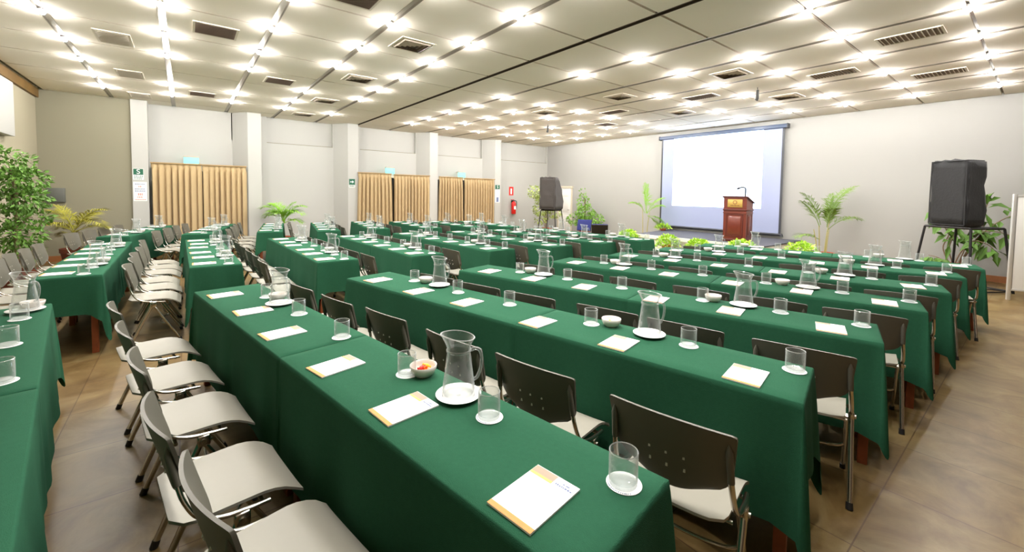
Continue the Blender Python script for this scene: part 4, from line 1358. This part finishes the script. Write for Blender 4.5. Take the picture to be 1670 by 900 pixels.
def frond(b, base, az, ln, rise, droop, mt, r, nleaf=36, lw=0.015, ll=0.32):
    pts = []
    d = Vector((math.cos(az), math.sin(az), 0))
    n = 16
    p = Vector(base)
    for i in range(n + 1):
        t = i / n
        ang = rise - droop * t ** 1.4
        pts.append(p.copy())
        p = p + (d * math.cos(ang) + Vector((0, 0, math.sin(ang)))) * (ln / n)
    b.tube(pts, [0.007 * (1 - 0.75 * i / n) + 0.001 for i in range(n + 1)], mt, 5)
    for i in range(nleaf):
        t = 0.22 + 0.78 * i / nleaf
        k = t * n
        a = pts[min(int(k), n - 1)].lerp(pts[min(int(k) + 1, n)], k - int(k))
        tg = (pts[min(int(k) + 1, n)] - pts[max(int(k) - 1, 0)]).normalized()
        sd = tg.cross(Vector((0, 0, 1))).normalized()
        up = sd.cross(tg)
        l = ll * math.sin(PI * (0.18 + 0.78 * t)) ** 0.7
        for s in (-1, 1):
            dd = tg * 0.75 + sd * s * 0.75 + up * 0.2 + rvec(r) * 0.16
            leaf(b, a, dd, up, l * r.uniform(0.75, 1.15), lw, mt, 0.1, r.uniform(0.15, 0.45))
def palm(name, loc, potr, poth, stems, fronds, mt, label, seed, potmat='pot'):
    r = random.Random(seed)
    o = bpy.data.objects.new(name, None); C.objects.link(o); o.location = loc
    tag(o, label, 'plant')
    b = MB(); pot(b, potr, poth, potmat); link('pot', b.mesh('pot'), o)
    b = MB(); b.lathe([(0.0, poth * 0.86), (potr * 0.88, poth * 0.85)], 'soil', 16, cap0=False, cap1=False); link('soil', b.mesh('soil'), o)
    for (x, y, h, tx, ty) in stems:
        b = MB(); b.tube(catmull([(x, y, poth * 0.8), (x + tx * 0.4, y + ty * 0.4, poth + (h - poth) * 0.5), (x + tx, y + ty, h)], 4), [0.014 - 0.0007 * k for k in range(9)], 'cane', 7); link('cane', b.mesh('cane', 60), o)
    for (bx, by, bz, az, ln, rise, droop) in fronds:
        b = MB(); frond(b, (bx, by, bz), R(az), ln, R(rise), R(droop), mt, r); link('frond', b.mesh('frond', 0), o)
    return o
def bush(loc, potr, poth, rad, hgt, n, mt, label, seed, ll=0.085):
    r = random.Random(seed)
    o = bpy.data.objects.new('potted_bush', None); C.objects.link(o); o.location = loc
    tag(o, label, 'plant', 'lime green plants along the stage')
    b = MB(); pot(b, potr, poth); link('pot', b.mesh('pot'), o)
    b = MB()
    for _ in range(n):
        v = rvec(r); v.z = abs(v.z)
        v = v.normalized() * v.length ** 0.5
        p = Vector((v.x * rad, v.y * rad, poth * 0.85 + v.z * hgt))
        leaf(b, p, v + rvec(r) * 0.6 + Vector((0, 0, 0.1)), Vector((0, 0, 1)) + rvec(r) * 0.7, ll * r.uniform(0.7, 1.3), ll * 0.6, mt, 0.15, 0.15)
    link('foliage', b.mesh('foliage', 0), o)

# azimuths: the camera's right is about +52 deg in plan, away from it about +142 deg
tree('ficus_tree', (-9.10, -1.92, 0), 0.20, 0.36, 2.0, [(0.0, -0.05, 1.88, 0.26, 0.22), (0.05, 0.12, 1.68, 0.24, 0.18), (-0.1, -0.12, 1.62, 0.26, 0.22), (0.05, 0.16, 1.38, 0.22, 0.16), (-0.1, -0.02, 1.36, 0.26, 0.18), (0.05, 0.18, 1.12, 0.20, 0.13), (-0.05, -0.14, 1.12, 0.24, 0.16), (0.05, 0.06, 0.86, 0.26, 0.16), (-0.1, -0.14, 0.80, 0.22, 0.18), (0.05, 0.12, 0.62, 0.18, 0.10)], 2300, 0.080, 'ficus',
     'tall bushy green ficus tree at the left edge by the back wall', 21, 'plant', 'potdark', 2, -0.34, 0.40)
tree('ficus_tree', (-11.05, 10.2, 0), 0.24, 0.32, 1.75, [(-0.25, -0.3, 1.62, 0.26, 0.22), (-0.05, -0.05, 1.45, 0.32, 0.28), (0.12, 0.12, 1.18, 0.30, 0.24), (-0.12, -0.12, 1.0, 0.28, 0.24), (0.22, 0.26, 0.88, 0.24, 0.18), (-0.1, -0.12, 0.66, 0.22, 0.18), (0.1, 0.1, 1.65, 0.25, 0.18)], 1300, 0.10, 'ficus2',
     'pale variegated ficus in terracotta pot behind the far loudspeaker', 22)
tree('ficus_tree', (-10.2, 11.35, 0), 0.22, 0.30, 1.6, [(-0.06, -0.08, 1.55, 0.12, 0.24), (-0.04, -0.05, 1.22, 0.24, 0.24), (0.0, 0.0, 0.92, 0.32, 0.22), (0.2, 0.26, 0.66, 0.34, 0.22), (-0.2, -0.26, 0.66, 0.32, 0.2), (0.05, 0.05, 0.55, 0.40, 0.2)], 1700, 0.09, 'ficus3',
     'cone shaped green ficus right of the small white door', 23)
palm('potted_palm', (-11.40, -1.68, 0), 0.20, 0.40, [(0, 0, 0.72, 0.02, 0.02)],
     [(0, 0, 0.70, 52, 0.85, 62, 75), (0, 0, 0.72, 40, 0.75, 40, 70), (0, 0, 0.72, 222, 0.80, 62, 90), (0, 0, 0.68, 205, 0.60, 25, 50), (0, 0, 0.70, 80, 0.55, 30, 60), (0, 0, 0.72, 250, 0.55, 75, 30), (0, 0, 0.66, 200, 0.7, 5, 30), (0, 0, 0.7, 140, 0.6, 60, 60), (0, 0, 0.7, 320, 0.5, 45, 60)], 'palmy',
     'yellowish palm in a brown pot in front of the plain left wall', 24, 'potdark')
palm('potted_palm', (-12.15, 2.02, 0), 0.18, 0.36, [(0, 0, 0.72, -0.02, -0.03)],
     [(0, 0, 0.70, 230, 0.85, 70, 105), (0, 0, 0.72, 225, 0.65, 45, 90), (0, 0, 0.70, 60, 0.80, 75, 100), (0, 0, 0.7, 50, 0.5, 30, 70), (0, 0, 0.72, 320, 0.55, 60, 80), (0, 0, 0.7, 290, 0.55, 70, 80), (0, 0, 0.7, 20, 0.6, 70, 90), (0, 0, 0.74, 250, 0.6, 80, 70), (0, 0, 0.76, 215, 0.75, 82, 115), (0, 0, 0.76, 235, 0.55, 60, 110), (0, 0, 0.74, 40, 0.7, 60, 110), (0, 0, 0.74, 75, 0.6, 85, 60)], 'palml',
     'bright green arching palm between the two sets of curtains', 25)
palm('potted_palm', (-7.66, 11.27, 0), 0.20, 0.30, [(-0.03, -0.04, 1.15, -0.02, -0.02), (0.04, 0.05, 1.05, 0.05, 0.07)],
     [(0.02, 0.03, 1.0, 60, 0.95, 97, 12), (0.03, 0.05, 1.0, 70, 0.9, 93, 10), (0.03, 0.05, 1.0, 52, 0.75, 62, 55), (0.03, 0.05, 0.98, 48, 0.62, 50, 70), (0, 0, 1.0, 232, 0.62, 62, 80), (0.05, 0.06, 0.92, 50, 0.55, -5, 50), (0.05, 0.06, 0.92, 56, 0.45, -30, 20)], 'palml',
     'tall slim palm standing left of the projection screen', 26)
palm('potted_palm', (-3.03, 11.28, 0), 0.22, 0.33, [(-0.05, -0.06, 0.95, -0.02, -0.03), (0.02, 0.03, 1.05, 0.05, 0.06), (0.05, 0.02, 0.85, 0.03, 0.05), (-0.08, -0.1, 0.85, -0.06, -0.08)],
     [(0.06, 0.08, 0.92, 45, 1.15, 88, 78), (0.06, 0.08, 0.95, 60, 1.05, 82, 70), (0.06, 0.08, 0.85, 42, 0.75, 48, 78), (0.04, 0.05, 0.95, 232, 0.7, 100, 15), (-0.05, -0.06, 0.95, 225, 0.85, 76, 45), (-0.06, -0.08, 0.9, 240, 0.75, 66, 40), (-0.05, -0.06, 0.62, 228, 0.55, 25, 55), (0.05, 0.06, 0.8, 60, 0.7, 80, 25), (0.04, 0.05, 0.9, 300, 0.6, 70, 60)], 'palm',
     'feathery palm in a terracotta pot right of the screen', 27)
for (loc, sd, lb, rr_, hh_) in (((-5.86, 9.62, 0), 31, 'lime green bushy plant at the left front of the stage', 0.27, 0.30), ((-5.06, 9.64, 0), 32, 'lime green bushy plant in front of the stage centre', 0.27, 0.26),
                     ((-4.08, 9.68, 0), 33, 'lime green plant directly below the lectern', 0.30, 0.28), ((-3.04, 9.90, 0), 34, 'lime green plant left of the feathery palm, beyond the stage end', 0.30, 0.32), ((-6.98, 9.55, 0), 35, 'lime green plant at the far left corner of the stage', 0.28, 0.26)):
    bush(loc, 0.13, 0.30 if sd in (31, 32) else 0.37, rr_, hh_, 380, 'bush', lb, sd)
bush((-7.20, 11.55, SZ), 0.10, 0.06, 0.22, 0.14, 150, 'bush', 'small lime plant on the stage floor by the screen left edge', 36)
# broad-leaved plant behind the right loudspeaker
o = bpy.data.objects.new('broad_leaf_plant', None); C.objects.link(o); o.location = (-1.02, 11.55, 0)
tag(o, 'sprawling plant with big drooping leaves behind the right loudspeaker', 'plant')
b = MB(); pot(b, 0.24, 0.34); link('pot', b.mesh('pot'), o)
b = MB(); b.lathe([(0.0, 0.29), (0.21, 0.288)], 'soil', 16, cap0=False, cap1=False); link('soil', b.mesh('soil'), o)
r = random.Random(44)
stems = [[(-0.05, 0, 0.3), (-0.16, 0.05, 0.62), (-0.10, 0.1, 0.9), (-0.22, 0.1, 1.1), (-0.3, 0.1, 1.35), (-0.35, 0.1, 1.45)], [(0.0, 0, 0.3), (-0.08, 0.05, 0.6), (-0.02, 0.1, 0.9), (0.05, 0.1, 1.05), (0.25, 0.05, 1.0)],
         [(0.05, 0, 0.3), (0.15, 0.05, 0.7), (0.3, 0.05, 0.95), (0.55, 0.05, 0.98), (0.8, 0.05, 0.85)], [(0.05, 0, 0.3), (0.25, 0.1, 0.8), (0.5, 0.1, 1.15), (0.75, 0.1, 1.32), (1.0, 0.1, 1.3)],
         [(0.0, 0, 0.3), (0.1, -0.05, 0.6), (0.25, -0.08, 0.8), (0.45, -0.05, 0.72), (0.52, -0.05, 0.55)], [(-0.03, 0, 0.3), (-0.2, 0, 0.42), (-0.35, 0, 0.46)], [(0.05, 0.05, 0.3), (0.3, 0.15, 0.9), (0.35, 0.15, 1.4), (0.4, 0.15, 1.6)]]
for st in stems:
    g = MB(); path = catmull(st, 6); g.tube(path, [0.011 - 0.005 * k / len(path) for k in range(len(path))], 'bark', 6)
    sm = link('stem', g.mesh('stem', 60), o)
    g = MB()
    for k in range(15):
        i = int(len(path) * (0.35 + 0.65 * k / 15.0))
        p = path[min(i, len(path) - 1)]
        d = rvec(r) * 0.9 + Vector((0.1, -0.1, -0.6 if p.z < 1.2 else 0.05))
        leaf(g, p + d.normalized() * 0.03, d, Vector((0, -0.6, 0.9)) + rvec(r) * 0.4, r.uniform(0.19, 0.30), r.uniform(0.085, 0.13), 'broad', 0.12, 0.2)
    link('leaves', g.mesh('leaves', 0), sm)
